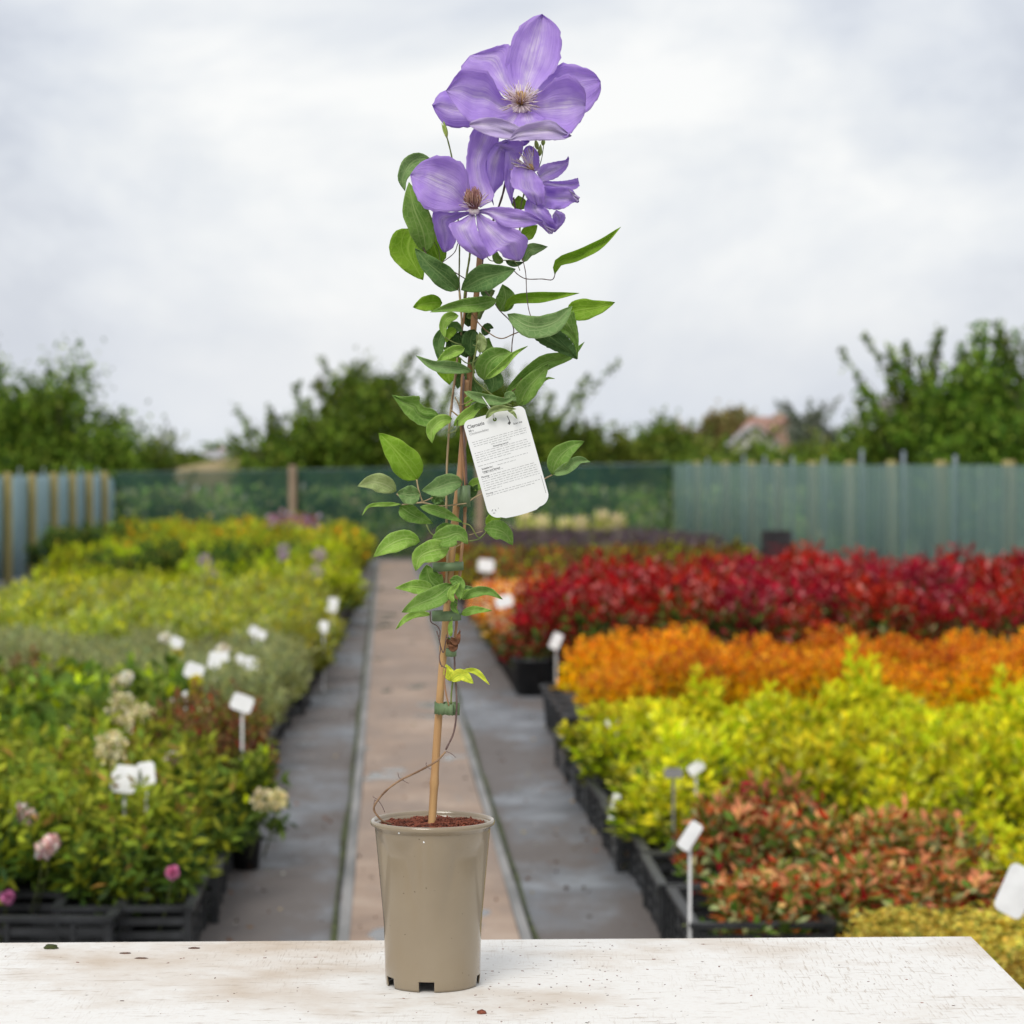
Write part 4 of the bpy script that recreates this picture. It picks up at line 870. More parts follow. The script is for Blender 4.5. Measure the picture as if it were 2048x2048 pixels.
def petal(z, Lp, Rp, depths, m, parent, cup=0.0, ruf=.0015, n=26, nc=15, name='petal', label=None):
    """petal lofted between its two edges, base to tip; depths along its length"""
    lseed[0] += 1; sd = lseed[0] * 2.3
    A = rs_poly([z(*p) for p in Lp], n); B = rs_poly([z(*p) for p in Rp], n); D = np.interp(np.linspace(0, 1, n), np.linspace(0, 1, len(depths)), depths)
    rows = []
    for i in range(n):
        row = []
        for j in range(nc):
            f = j / (nc - 1); q = A[i] * (1 - f) + B[i] * f
            c_ = (A[i] + B[i]) / 2; k = 1 + (.03 * math.sin(i * 1.9 + sd) + .02 * math.sin(i * 3.1 + sd * 2)) * abs(f * 2 - 1) ** 6; row.append(c_ + (q - c_) * k)
        rows.append(row)
    def dep(t, s):
        i = t * (n - 1); d = np.interp(i, range(n), D); wd = np.linalg.norm(A[int(round(i))] - B[int(round(i))]) / 1653
        rib = .0016 * math.exp(-(s / .12) ** 2) - .0009 * math.exp(-((abs(s) - .22) / .08) ** 2)
        crk = .0016 * mnoise.noise(Vector((s * 2.6 + sd, t * 3.4, sd))) + .0008 * mnoise.noise(Vector((s * 7 + sd, t * 4, sd + 5)))
        return d + crk + cup * wd * abs(s) ** 1.6 + (rib * min(1, wd / .03)) + ruf * math.sin(t * 11 + s * 4 + sd) * abs(s) * min(1, wd * 25) + .0012 * math.sin(t * 7 - s * 5 + sd)
    return surf(name, rows, dep, m, parent, nc, .0004, label)
M_stam = noisy('cream_filament', (.75, .60, .62), (.88, .80, .76), 60, .6); M_anth = noisy('plum_anther', (.24, .10, .09), (.48, .28, .20), 90, .6); M_boss = noisy('golden_styles', (.40, .22, .08), (.62, .42, .20), 90, .6)
def flower(c, D, r, nst, label, boss=.010, up=(0, -.25, 1), spread=1.0, bossm=None, anther=M_anth, n_rec=0):
    """stamens and styles as the flower's own mesh; petals become its children"""
    p0 = W(*c, PD + D); b = MB(); rs_ = random.Random(int(c[0])); U = Vector(up).normalized(); A = U.orthogonal().normalized(); B = U.cross(A)
    for k in range(nst):
        th = rs_.uniform(0, 6.283); el = rs_.uniform(.1, 1) ** .7 * spread; L = r * rs_.uniform(.75, 1.15)
        d = (A * math.cos(th) + B * math.sin(th)) * math.sin(el * 1.35) + U * math.cos(el * 1.35); s_ = p0 + d * .002
        mid = s_ + d * L * .55 + U * L * .06; e = s_ + d * L; fm = 0
        b.tube([s_, mid, e], [.00042, .00036, .0003], 5, m=0); b.tube([e - d * L * .25, e], [.0005, .0003], 5, m=1 if k % 3 else 0)
    for k in range(60):
        th = rs_.uniform(0, 6.283); q = boss * .55 * math.sqrt(rs_.random()); o_ = (A * math.cos(th) + B * math.sin(th)) * q; tw = (A * math.cos(th + .8) + B * math.sin(th + .8))
        b.tube([p0 + o_ * .5, p0 + o_ * 1.25 + U * boss * .7, p0 + o_ * .7 + tw * .0012 + U * boss * rs_.uniform(1.1, 1.5)], [.0008, .0009, .0004], 5, m=2)
    if n_rec: b.tube([p0 - U * .006, p0 - U * .002, p0 + U * .001], [n_rec, n_rec, n_rec * .4], 12, m=0)
    o = link('flower', b.mesh('flower', [M_stam, anther, bossm or M_boss], True, org=PO), PLANT); o['label'] = label; return o
# ---- flower 1 (large top bloom)
f1 = flower((1042, 210), -.030, .025, 130, 'large open violet flower at the very top of the plant', .012, (-.02, -.62, .8), 1.15, n_rec=.011)
petal(Z1, [(905, 790), (830, 560), (822, 430), (905, 230), (1010, 140), (1098, 108)], [(1000, 800), (1095, 650), (1215, 520), (1250, 330), (1215, 200), (1098, 108)], (-.02, .012, .022, .026), 'p', f1, cup=-.18)
petal(Z1, [(900, 820), (680, 640), (478, 540), (500, 480), (540, 430)], [(960, 780), (860, 560), (850, 352), (700, 372), (540, 430)], (-.02, .015, .03), 'p', f1, cup=-.1)
petal(Z1, [(960, 780), (1080, 650), (1180, 530), (1290, 488), (1480, 545), (1550, 628)], [(1000, 850), (1250, 900), (1385, 905), (1480, 830), (1548, 720), (1550, 628)], (-.02, .012, .02, .014), 'p', f1, cup=-.1)
petal(Z1, [(900, 800), (560, 740), (350, 700), (275, 760), (262, 800), (248, 810)], [(900, 870), (620, 960), (480, 988), (350, 970), (275, 870), (248, 810)], (-.015, .006, .012, .016), 'q', f1, cup=.1)
petal(Z1, [(890, 770), (790, 745), (690, 565), (590, 532), (470, 540), (355, 700)], [(905, 850), (820, 935), (640, 935), (545, 945), (420, 810), (355, 700)], (-.026, -.03, -.034, -.028), 'p', f1, cup=-.28)
petal(Z1, [(985, 780), (1110, 690), (1205, 605), (1325, 585), (1430, 700), (1432, 815)], [(985, 860), (1100, 985), (1270, 1060), (1345, 1000), (1420, 900), (1432, 815)], (-.026, -.036, -.042, -.036), 'p', f1, cup=-.28)
petal(Z1, [(905, 840), (760, 900), (655, 915), (640, 940)], [(960, 850), (960, 960), (900, 985), (840, 1010)], (-.026, -.045, -.055), 'p', f1, cup=-.1)
petal(Z1, [(930, 850), (880, 950), (890, 1000)], [(1010, 840), (1130, 925), (1190, 960)], (-.026, -.048, -.060), 'p', f1, cup=-.1)
petal(Z1, [(935, 985), (790, 920), (655, 908), (560, 935), (538, 952)], [(880, 1082), (780, 1068), (680, 1045), (600, 1010), (538, 975)], (-.062, -.064, -.06, -.050), 'u', f1, cup=-.2, label='petal tip curled over to show its pale underside')
petal(Z1, [(845, 1082), (900, 1000), (990, 955), (1160, 928), (1250, 985), (1325, 1048)], [(850, 1086), (950, 1086), (1060, 1086), (1160, 1084), (1260, 1078), (1325, 1052)], (-.066, -.069, -.068, -.055), 'u', f1, cup=-.2, label='petal tip curled over to show its pale underside')
# ---- flower 2 (lower left bloom)
f2 = flower((948, 416), -.045, .020, 26, 'open violet flower at the lower left of the cluster, facing the camera', .017, (-.05, -.45, .9), 1.3, bossm=M_anth, n_rec=.0065)
petal(Z2, [(735, 660), (560, 672), (400, 652), (308, 530), (272, 385)], [(745, 620), (735, 500), (700, 330), (600, 255), (470, 238), (340, 300), (272, 385)], (-.035, -.045, -.05, -.03), 'p', f2, cup=-.2)
petal(Z2, [(750, 600), (712, 420), (705, 290), (725, 130), (760, 30), (850, -10)], [(815, 640), (920, 560), (880, 430), (860, 300), (960, 120), (900, 0)], (-.034, -.02, -.01, 0), 'p', f2, cup=-.15)
petal(Z2, [(800, 655), (940, 632), (1080, 645), (1200, 680), (1300, 742)], [(800, 680), (880, 700), (1000, 790), (1150, 790), (1300, 755)], (-.04, -.058, -.062, -.050), 'p', f2, cup=-.15)
petal(Z2, [(780, 690), (800, 830), (860, 990), (900, 1010), (945, 965), (1010, 1030), (1110, 1048)], [(800, 675), (900, 735), (1080, 800), (1180, 880), (1170, 950), (1150, 1010), (1120, 1048)], (-.04, -.055, -.06, -.045), 'p', f2, cup=-.12)
petal(Z2, [(745, 685), (650, 740), (570, 768), (620, 880), (690, 960), (830, 1042)], [(770, 690), (790, 800), (860, 960), (880, 1010), (850, 1030), (835, 1042)], (-.04, -.064, -.07, -.055), 'p', f2, cup=-.15)
petal(Z2, [(740, 668), (560, 675), (450, 668), (452, 780), (490, 910), (525, 980)], [(745, 685), (640, 730), (590, 780), (625, 880), (600, 950), (545, 985)], (-.036, -.03, -.025, -.02), 'q', f2, cup=-.12)
# ---- flower 3 (nodding, from behind)
f3 = flower((1013, 318), .005, .012, 14, 'nodding violet flower seen from behind at the middle of the cluster', .006, (.3, .4, -.8), .8)
petal(Z2, [(1010, 110), (880, 185), (822, 320), (818, 410), (880, 540), (918, 622)], [(1040, 130), (1010, 250), (1000, 400), (990, 450), (915, 540), (918, 622)], (-.01, -.02, -.018, -.01), 'q', f3, cup=.25, ruf=.003)
petal(Z2, [(1005, 210), (1000, 330), (1000, 440), (1030, 540), (1058, 612)], [(1060, 200), (1130, 300), (1110, 400), (1070, 520), (1062, 612)], (-.02, -.03, -.026, -.02), 'q', f3, cup=.3, ruf=.003)
petal(Z2, [(880, 180), (960, 130), (1060, 110), (1150, 130)], [(890, 230), (980, 230), (1080, 290), (1140, 220)], (-.005, -.016, -.012, 0), 'p', f3, cup=.2, ruf=.003)
petal(Z2, [(1110, 130), (1150, 118), (1195, 112)], [(1120, 165), (1160, 160), (1195, 130)], (.01, .01, .01), 'q', f3)
# ---- flower 4 (right, side-on, ragged)
f4 = flower((1066, 340), -.03, .026, 40, 'ragged violet flower at the right of the cluster, seen from the side', .006, (-.75, -.2, .6), .75)
petal(Z2, [(1215, 370), (1150, 290), (1145, 210), (1165, 170), (1195, 158)], [(1260, 350), (1272, 290), (1262, 220), (1230, 175), (1195, 158)], (-.03, -.01, .0), 'q', f4, cup=-.15)
petal(Z2, [(1250, 370), (1290, 310), (1400, 282), (1470, 270), (1492, 240)], [(1290, 440), (1380, 420), (1440, 380), (1490, 320), (1500, 255)], (-.03, -.028, -.02, -.012), 'p', f4, cup=-.25, ruf=.0025)
petal(Z2, [(1280, 430), (1400, 435), (1500, 425), (1568, 408)], [(1290, 485), (1400, 490), (1530, 500), (1582, 470)], (-.03, -.035, -.03, -.02), 'q', f4, cup=-.35, ruf=.002)
petal(Z2, [(1280, 470), (1400, 480), (1510, 490), (1560, 550), (1578, 592)], [(1290, 640), (1400, 655), (1470, 640), (1530, 600), (1570, 602)], (-.03, -.042, -.04, -.03), 'q', f4, cup=-.3, ruf=.003)
petal(Z2, [(1150, 300), (1060, 340), (1055, 470), (1130, 510), (1195, 590), (1250, 620)], [(1230, 360), (1290, 430), (1312, 500), (1315, 590), (1300, 615), (1260, 622)], (-.03, -.05, -.055, -.045), 'p', f4, cup=-.2, ruf=.002)
petal(Z2, [(1180, 560), (1155, 660), (1210, 730), (1290, 790), (1340, 840)], [(1250, 590), (1330, 650), (1370, 720), (1395, 790), (1370, 842)], (-.035, -.045, -.045, -.03), 'q', f4, cup=-.25, ruf=.003)
petal(Z2, [(1370, 700), (1375, 740), (1370, 790), (1385, 830)], [(1400, 655), (1465, 690), (1462, 750), (1395, 825)], (-.02, -.03, -.035, -.03), 'p', f4, cup=.3, ruf=.002)
for a_ in (((1500, 500), (1560, 600), (1585, 560)), ((1300, 770), (1350, 845), (1395, 810))):
    petal(Z2, [a_[0], a_[1]], [a_[0], a_[2]], (-.045, -.04), 'u', f4, cup=-.3, name='petal')
# ---- leaves
leaf(Z2, [(430, 262), (300, 280), (215, 400), (232, 512)], 62, .02, .01, 'b', asym=1.0)
leaf(Z2, [(395, 985), (370, 820), (300, 640), (262, 440)], 108, -.005, -.012, 'm', bow=-.01)
leaf(Z2, [(300, 800), (255, 960), (320, 1110), (372, 1198)], 142, .015, .01, 'g', belly=.62)
leaf(Z2, [(510, 1075), (460, 950), (430, 800), (425, 690)], 88, .018, .02, 'g', belly=.6)
leaf(Z2, [(645, 1275), (530, 1170), (400, 1060), (308, 952)], 88, -.004, -.02, 'd', bow=-.008, belly=.7)
leaf(Z2, [(665, 1275), (820, 1190), (960, 1150), (1088, 1112)], 100, -.02, -.05, 'd', bow=-.014, fold=.3, belly=.85)
leaf(Z2, [(1388, 1155), (1420, 1060), (1560, 1010), (1740, 920), (1900, 787)], 44, 0, -.015, 'g', bow=.008, fold=.6)
leaf(Z2, [(1130, 870), (1190, 830), (1255, 775)], 52, .02, .015, 'g'); leaf(Z2, [(1150, 1060), (1190, 970), (1335, 940)], 48, .01, 0, 'b')
leaf(Z2, [(1010, 1050), (1080, 1075), (1150, 1060)], 24, .01, .01, 'k'); leaf(Z2, [(1105, 655), (1115, 600), (1108, 545)], 62, .02, .02, 'g')
leaf(Z2, [(520, 1375), (420, 1375), (293, 1408)], 66, .012, .0, 'g', fold=.35)
leaf(Z2, [(945, 1350), (800, 1385), (600, 1405), (425, 1447)], 58, -.012, -.03, 'm', bow=-.008, fold=.4, belly=.6)
leaf(Z2, [(965, 1440), (1010, 1340), (985, 1230)], 78, .012, .015, 'm'); leaf(Z2, [(720, 1560), (740, 1460), (790, 1400)], 50, .012, .012, 'k')
leaf(Z2, [(1000, 1445), (1070, 1350), (1300, 1330), (1580, 1299)], 42, 0, -.008, 'g', fold=.5)
leaf(Z2, [(1022, 1460), (1200, 1560), (1380, 1530), (1525, 1400)], 92, -.03, -.04, 'b', bow=-.012, fold=.2, belly=.9)
petal(Z2, [(1200, 1620), (1280, 1690), (1400, 1750), (1562, 1812)], [(1400, 1570), (1470, 1620), (1535, 1700), (1562, 1806)], (-.03, -.03, -.028), 'k', PLANT, name='leaf')
petal(Z2, [(1395, 1575), (1470, 1620), (1535, 1700), (1561, 1808)], [(1535, 1430), (1560, 1540), (1574, 1650), (1566, 1808)], (-.031, -.022, -.026), 'm', PLANT, name='leaf')
leaf(Z2, [(1480, 1450), (1580, 1430), (1720, 1410), (1855, 1370)], 82, .0, -.01, 'g', bow=-.006, belly=.6)
leaf(Z3, [(1200, 915), (1320, 820), (1500, 680), (1700, 620), (1812, 517)], 62, .01, .0, 'm', bow=-.01, fold=.35)
leaf(Z3, [(1300, 1010), (1370, 880), (1460, 780), (1535, 690)], 82, .0, -.012, 'm', bow=-.01, fold=.3)
leaf(Z3, [(1320, 985), (1420, 870), (1520, 800), (1585, 802)], 22, -.006, -.012, 'l')
leaf(Z3, [(1030, 812), (1060, 690), (1150, 620), (1250, 598)], 92, -.01, -.022, 'm', bow=-.008, fold=.25)
leaf(Z3, [(1035, 812), (1160, 720), (1270, 610), (1375, 548)], 28, -.028, -.035, 'l', fold=.5)
leaf(Z3, [(1070, 740), (1110, 820), (1090, 912)], 78, .012, .012, 'd'); leaf(Z3, [(1000, 930), (960, 850), (950, 780)], 50, .014, .014, 'd')
leaf(Z3, [(945, 745), (800, 715), (650, 700), (508, 622)], 48, -.02, -.035, 'b', bow=-.01, fold=.4)
leaf(Z3, [(885, 565), (780, 600), (680, 665)], 46, -.02, -.028, 'l', fold=.4)
leaf(Z3, [(745, 400), (690, 500), (690, 600), (700, 690)], 46, .0, .0, 'd'); leaf(Z3, [(860, 660), (760, 700), (770, 850)], 105, .008, .005, 'g', belly=.6)
leaf(Z3, [(840, 315), (760, 330), (720, 400), (735, 485)], 42, -.015, -.02, 'l'); leaf(Z3, [(780, 470), (810, 400), (870, 440)], 45, -.008, -.01, 'd')
leaf(Z3, [(860, 430), (880, 520), (900, 640)], 100, -.004, -.006, 'k'); leaf(Z3, [(740, 560), (820, 540), (900, 600)], 70, -.002, -.002, 'k'); leaf(Z3, [(960, 420), (930, 520), (940, 640)], 70, -.01, -.01, 'k')
leaf(Z3, [(1040, 470), (1060, 400), (1110, 410)], 36, -.01, -.01, 'k'); leaf(Z3, [(1040, 610), (1050, 540), (1075, 485)], 60, .004, .004, 'm'); leaf(Z3, [(1000, 600), (1020, 520), (1000, 440)], 40, -.018, -.02, 'o')
petal(Z3, [(705, 1100), (640, 1035), (585, 1025), (540, 985), (533, 935), (420, 940), (325, 928)], [(700, 1110), (640, 1160), (550, 1165), (440, 1090), (380, 1010), (325, 928)], (-.005, -.012, -.02), 'm', PLANT, cup=-.2, name='leaf', ruf=.002)
leaf(Z3, [(790, 1110), (700, 1130), (630, 1200), (635, 1302)], 55, -.01, -.02, 'l', bow=-.006)
leaf(Z3, [(800, 1165), (900, 1090), (990, 1010), (1060, 960)], 46, -.018, -.02, 'l', fold=.35); leaf(Z3, [(880, 900), (1010, 950), (1180, 975), (1290, 945)], 40, -.03, -.04, 'b', fold=.4)
leaf(Z3, [(525, 1582), (440, 1460), (330, 1330), (222, 1222)], 118, -.004, -.02, 'g', bow=-.01, fold=.15, belly=.68)
leaf(Z3, [(358, 1672), (270, 1620), (170, 1600), (58, 1632)], 72, -.008, -.02, 'o', bow=-.006); leaf(Z3, [(540, 1690), (460, 1700), (365, 1680)], 78, -.012, -.018, 'b')
leaf(Z3, [(395, 1772), (280, 1772), (150, 1785), (93, 1858)], 17, -.008, -.014, 'l'); leaf(Z3, [(870, 1595), (770, 1610), (660, 1650), (552, 1665)], 82, -.018, -.03, 'b', bow=-.008, fold=.3)
leaf(Z3, [(385, 1785), (480, 1850), (640, 1920)], 66, -.004, .002, 'm', belly=.6); leaf(Z3, [(540, 1790), (700, 1830), (870, 1912)], 42, -.015, -.02, 'm'); leaf(Z3, [(640, 1760), (680, 1720), (740, 1700)], 50, .006, .006, 'd')
leaf(Z3, [(1562, 1545), (1600, 1430), (1690, 1340), (1812, 1285)], 76, .0, -.008, 'm', bow=-.006); leaf(Z3, [(1572, 1542), (1680, 1490), (1770, 1430), (1858, 1445)], 44, -.006, -.012, 'b', fold=.4)
leaf(Z3, [(915, 1640), (990, 1610), (1060, 1560)], 50, .012, .012, 'l'); leaf(Z3, [(900, 1620), (940, 1680), (985, 1620)], 40, .004, .01, 'k')
leaf(Z4, [(590, 368), (680, 260), (800, 235), (985, 245)], 42, -.045, -.05, 'o', fold=.5); leaf(Z4, [(830, 110), (900, 70), (985, 150)], 55, -.02, -.02, 'b'); leaf(Z4, [(380, 30), (520, 110), (740, 185)], 45, -.03, -.03, 'b', fold=.4); leaf(Z4, [(870, 262), (940, 290), (995, 375)], 22, -.05, -.052, 'o')
leaf(Z5, [(542, 320), (430, 300), (300, 350), (180, 440)], 78, -.008, -.025, 'l', bow=-.01, fold=.2)
leaf(Z5, [(768, 375), (650, 390), (540, 440), (508, 548)], 88, -.018, -.03, 'l', bow=-.01, fold=.2); leaf(Z5, [(630, 305), (740, 290), (840, 260), (912, 342)], 82, -.022, -.03, 'm', bow=-.008, fold=.2)
leaf(Z5, [(680, 290), (720, 230), (800, 190)], 50, -.004, -.006, 'm'); leaf(Z5, [(1035, 222), (1120, 225), (1200, 260), (1258, 350)], 72, -.006, -.015, 'm', bow=-.008, fold=.2); leaf(Z5, [(1058, 205), (1110, 140), (1190, 110)], 46, .012, .012, 'g')
leaf(Z5, [(700, 700), (620, 620), (590, 500)], 98, -.002, -.008, 'm'); leaf(Z5, [(640, 690), (500, 670), (348, 680)], 58, -.012, -.02, 'l', belly=.55); leaf(Z5, [(790, 650), (680, 740), (540, 800), (398, 868)], 82, -.025, -.03, 'm', bow=-.008, fold=.25)
leaf(Z5, [(770, 620), (830, 640), (850, 775)], 52, -.03, -.03, 'm'); leaf(Z5, [(800, 790), (780, 720), (850, 640)], 28, -.034, -.034, 'l'); leaf(Z5, [(868, 765), (960, 715), (1070, 705), (1180, 768)], 38, -.01, -.02, 'm', fold=.4); leaf(Z5, [(860, 672), (975, 690)], 18, .002, .002, 'b'); leaf(Z5, [(870, 770), (900, 720), (960, 700)], 30, -.004, -.004, 'l')
leaf(Z5, [(858, 885), (960, 850), (1098, 855)], 32, -.008, -.014, 'l', belly=.6); leaf(Z5, [(625, 885), (520, 880), (430, 920), (352, 1002)], 28, -.012, -.02, 'l')
leaf(Z5, [(780, 1060), (775, 980), (790, 900)], 18, -.02, -.02, 'l')
leaf(Z5, [(795, 1400), (765, 1340), (742, 1268)], 42, -.012, -.012, 'y', label='yellowing leaf, upright'); leaf(Z5, [(775, 1395), (860, 1350), (955, 1418)], 48, -.018, -.026, 'y', label='yellowing leaf in the middle of three', fold=.2); leaf(Z5, [(880, 1312), (980, 1330), (1078, 1428)], 22, -.012, -.018, 'y', label='narrow yellow leaf on the right')
for z_, md_, w_, a_, c_ in ((Z3, [(860, 560), (800, 600), (720, 560)], 44, -.016, 'm'), (Z3, [(900, 760), (850, 800), (830, 880)], 46, .006, 'd'), (Z3, [(930, 640), (1000, 700), (1010, 790)], 50, .002, 'd'),
    (Z3, [(820, 420), (770, 450), (740, 520)], 36, -.012, 'g'), (Z3, [(960, 1040), (1010, 1000), (1070, 1010)], 30, -.02, 'm'), (Z3, [(880, 1010), (930, 960), (1000, 960)], 34, -.012, 'l'), (Z2, [(900, 1330), (860, 1280), (840, 1210)], 46, .01, 'd'),
    (Z5, [(730, 60), (690, 20), (700, -40)], 40, .008, 'd'), (Z5, [(820, 760), (800, 830), (840, 880)], 26, -.02, 'm'), (Z3, [(900, 330), (960, 300), (1020, 260)], 34, .008, 'm'), (Z2, [(990, 1060), (940, 1030), (930, 960)], 34, .012, 'm')):
    leaf(z_, md_, w_, a_, a_ - .006, c_)
# ---- stems and tendrils
M_vine = noisy('brown_vine', (.16, .085, .045), (.34, .21, .12), 60, .8, .4); M_vred = noisy('reddish_vine', (.28, .13, .06), (.46, .26, .13), 50, .6, .3, stretch=(1, 1, .15)); M_vgrn = noisy('green_vine', (.10, .14, .03), (.20, .23, .06), 50, .6); M_vdark = noisy('dark_wiry_stem', (.09, .05, .045), (.19, .12, .10), 60, .6); M_vtan = noisy('tan_vine', (.34, .24, .13), (.48, .36, .20), 50, .7, .3, stretch=(1, 1, .15))
def vine(z, pts, rad, m, d=(-.01, -.01), name='stem', n=5, parent=None):
    P = [(*z(x, y), 0) for x, y in pts]; P = spline([(p[0], p[1]) for p in P], n); k = len(P)
    dd = np.interp(np.linspace(0, 1, k), np.linspace(0, 1, len(d)), d)
    b = MB(); b.tube([W(p[0], p[1], PD + dd[i]) for i, p in enumerate(P)], [rad * (1 + .12 * math.sin(i * 2.1)) for i in range(k)], 7)
    return link(name, b.mesh(name, m, True, org=PO), parent or PLANT)
mm = .001
vine(Z6, [(470, 525), (400, 495), (345, 420), (375, 350), (450, 270), (540, 208), (640, 160), (720, 118), (790, 75), (850, 12)], 1.25 * mm, M_vine, (-.03, -.035, -.03, -.02))
vine(Z5, [(740, 1930), (800, 1800), (822, 1650), (822, 1480), (810, 1320), (806, 1200), (790, 1130)], 1.15 * mm, M_vdark, (-.02, -.015, -.01))
for a_ in (((375, 350), (345, 335), (338, 325)), ((540, 208), (520, 190), (514, 160)), ((540, 208), (575, 228), (592, 235)), ((720, 118), (712, 100), (718, 88)), ((720, 118), (745, 135), (750, 130)), ((855, 10), (890, 25), (922, 52)), ((375, 355), (400, 390), (422, 440)), ((360, 360), (350, 350), (345, 385))):
    vine(Z6, a_, .4 * mm, M_vdark, (-.03, -.03), 'spur', 3)
vine(Z5, [(740, 1300), (730, 1400), (745, 1510), (765, 1590)], .9 * mm, M_vred, (-.02, -.02)); vine(Z5, [(780, 1580), (785, 1480), (795, 1395)], 1.1 * mm, M_vgrn, (-.015, -.015), 'petiole')
vine(Z5, [(815, 880), (826, 700), (850, 560), (862, 400), (885, 200), (888, 60)], 2.0 * mm, M_vred, (-.004, -.004)); vine(Z5, [(820, 880), (822, 980), (800, 1120), (770, 1200)], 1.7 * mm, M_vred, (-.006, -.006))
vine(Z5, [(790, 560), (800, 400), (800, 200), (812, 0)], 2.2 * mm, M_vred, (.004, .004)); vine(Z3, [(890, 1830), (893, 1620), (870, 1400), (862, 1200), (860, 1000), (868, 800), (880, 700)], 2.0 * mm, M_vred, (-.012, -.012, -.010)); vine(Z3, [(900, 1620), (895, 1450), (880, 1250), (872, 1000), (880, 780)], 1.3 * mm, M_vdark, (-.015, -.015))
vine(Z3, [(745, 1990), (745, 1700), (750, 1450), (762, 1250), (775, 1080), (790, 950), (812, 780), (830, 640), (858, 450), (862, 330), (845, 120)], 1.35 * mm, M_vtan, (-.004, -.004)); vine(Z3, [(785, 1060), (800, 900), (822, 760)], .9 * mm, M_vine, (-.006, -.006))
vine(Z5, [(740, 780), (745, 600), (752, 420), (748, 180), (742, 20)], 1.4 * mm, M_vtan, (-.004, -.004)); vine(Z3, [(860, 450), (880, 330), (895, 150), (905, 20)], 1.4 * mm, M_vred, (-.002, -.002))
vine(Z2, [(655, 1300), (650, 1200), (652, 1050), (652, 900), (640, 700), (610, 420), (595, 260), (560, 110), (545, 80)], .95 * mm, M_vgrn, (.0, .01)); vine(Z2, [(690, 1340), (705, 1180), (728, 1040), (740, 930), (760, 800), (770, 700)], 1.3 * mm, M_vgrn, (-.005, -.03))
vine(Z2, [(820, 1250), (828, 1080), (850, 900), (905, 760), (960, 620), (1000, 480), (1020, 300), (1030, 190), (1005, 115)], 1.35 * mm, M_vdark, (.01, .008, -.004)); vine(Z2, [(1140, 1050), (1120, 850), (1125, 650), (1150, 540), (1180, 450), (1230, 380)], 1.1 * mm, M_vgrn, (.01, -.01)); vine(Z2, [(1085, 650), (1075, 590), (1070, 560)], 1.2 * mm, M_vdark, (.01, .01))
vine(Z2, [(800, 1500), (850, 1400), (890, 1330), (918, 1275)], 2.2 * mm, M_vgrn, (-.004, -.004))
vine(Z2, [(1140, 1030), (1165, 1150), (1172, 1300), (1185, 1410), (1205, 1485)], .55 * mm, M_vdark, (0, -.01, -.03)); vine(Z2, [(1060, 1110), (1110, 1160), (1175, 1190), (1290, 1190), (1370, 1195), (1395, 1140)], .6 * mm, M_vdark, (0, 0)); vine(Z2, [(1060, 1040), (1100, 1080), (1120, 1125)], .5 * mm, M_vgrn, (0, 0))
vine(Z2, [(360, 900), (400, 1000), (510, 1075), (620, 1140), (700, 1190)], .65 * mm, M_vdark, (-.008, -.008)); vine(Z2, [(640, 915), (610, 990), (510, 1070)], .55 * mm, M_vdark, (-.008, -.008)); vine(Z2, [(440, 880), (490, 960), (510, 1075), (570, 1180), (645, 1280)], .55 * mm, M_vgrn, (-.006, -.006))
vine(Z2, [(725, 1330), (735, 1420), (800, 1530), (900, 1620), (980, 1650), (1060, 1620), (1110, 1600)], .7 * mm, M_vine, (-.02, -.015)); vine(Z2, [(830, 1265), (900, 1340), (960, 1430), (1040, 1510), (1072, 1580), (1060, 1680), (1055, 1790)], .7 * mm, M_vdark, (-.012, -.012)); vine(Z2, [(860, 1010), (900, 1050), (1000, 1045), (1120, 1050)], .6 * mm, M_vgrn, (-.01, -.01))
vine(Z3, [(845, 635), (900, 680), (960, 670), (1005, 610), (990, 560), (950, 540)], .75 * mm, M_vgrn, (-.03, -.03), 'tendril'); vine(Z3, [(730, 480), (800, 520), (860, 540)], .7 * mm, M_vgrn, (-.02, -.02), 'tendril'); vine(Z3, [(960, 700), (960, 800), (1040, 880), (1160, 970), (1250, 1010)], 1.0 * mm, M_vgrn, (-.02, -.02)); vine(Z3, [(1170, 960), (1250, 900), (1310, 850), (1325, 780)], .7 * mm, M_vine, (-.005, 0))
vine(Z3, [(985, 460), (975, 580), (950, 700), (965, 760)], 1.2 * mm, M_vgrn, (-.02, -.02)); vine(Z3, [(800, 1170), (760, 1220), (820, 1200), (830, 1120)], .7 * mm, M_vgrn, (-.02, -.02), 'tendril'); vine(Z3, [(775, 1040), (830, 1085), (850, 1090)], 1.0 * mm, M_vtan, (-.01, -.01)); vine(Z3, [(810, 940), (840, 1000), (850, 1040)], .8 * mm, M_vtan, (-.01, -.01)); vine(Z3, [(840, 1010), (900, 990), (950, 960)], .6 * mm, M_vine, (-.018, -.018))
vine(Z3, [(515, 1580), (530, 1660), (560, 1755)], .95 * mm, M_vtan, (-.01, -.01), 'petiole'); vine(Z3, [(360, 1690), (450, 1760), (560, 1752), (640, 1720)], .8 * mm, M_vtan, (-.01, -.01), 'petiole'); vine(Z3, [(400, 1775), (560, 1760), (700, 1785), (900, 1765)], .8 * mm, M_vtan, (-.015, -.02), 'petiole'); vine(Z3, [(900, 1770), (960, 1720), (1060, 1675), (1150, 1640), (1400, 1620), (1530, 1560), (1570, 1540)], .8 * mm, M_vtan, (-.012, .01, 0), 'petiole')
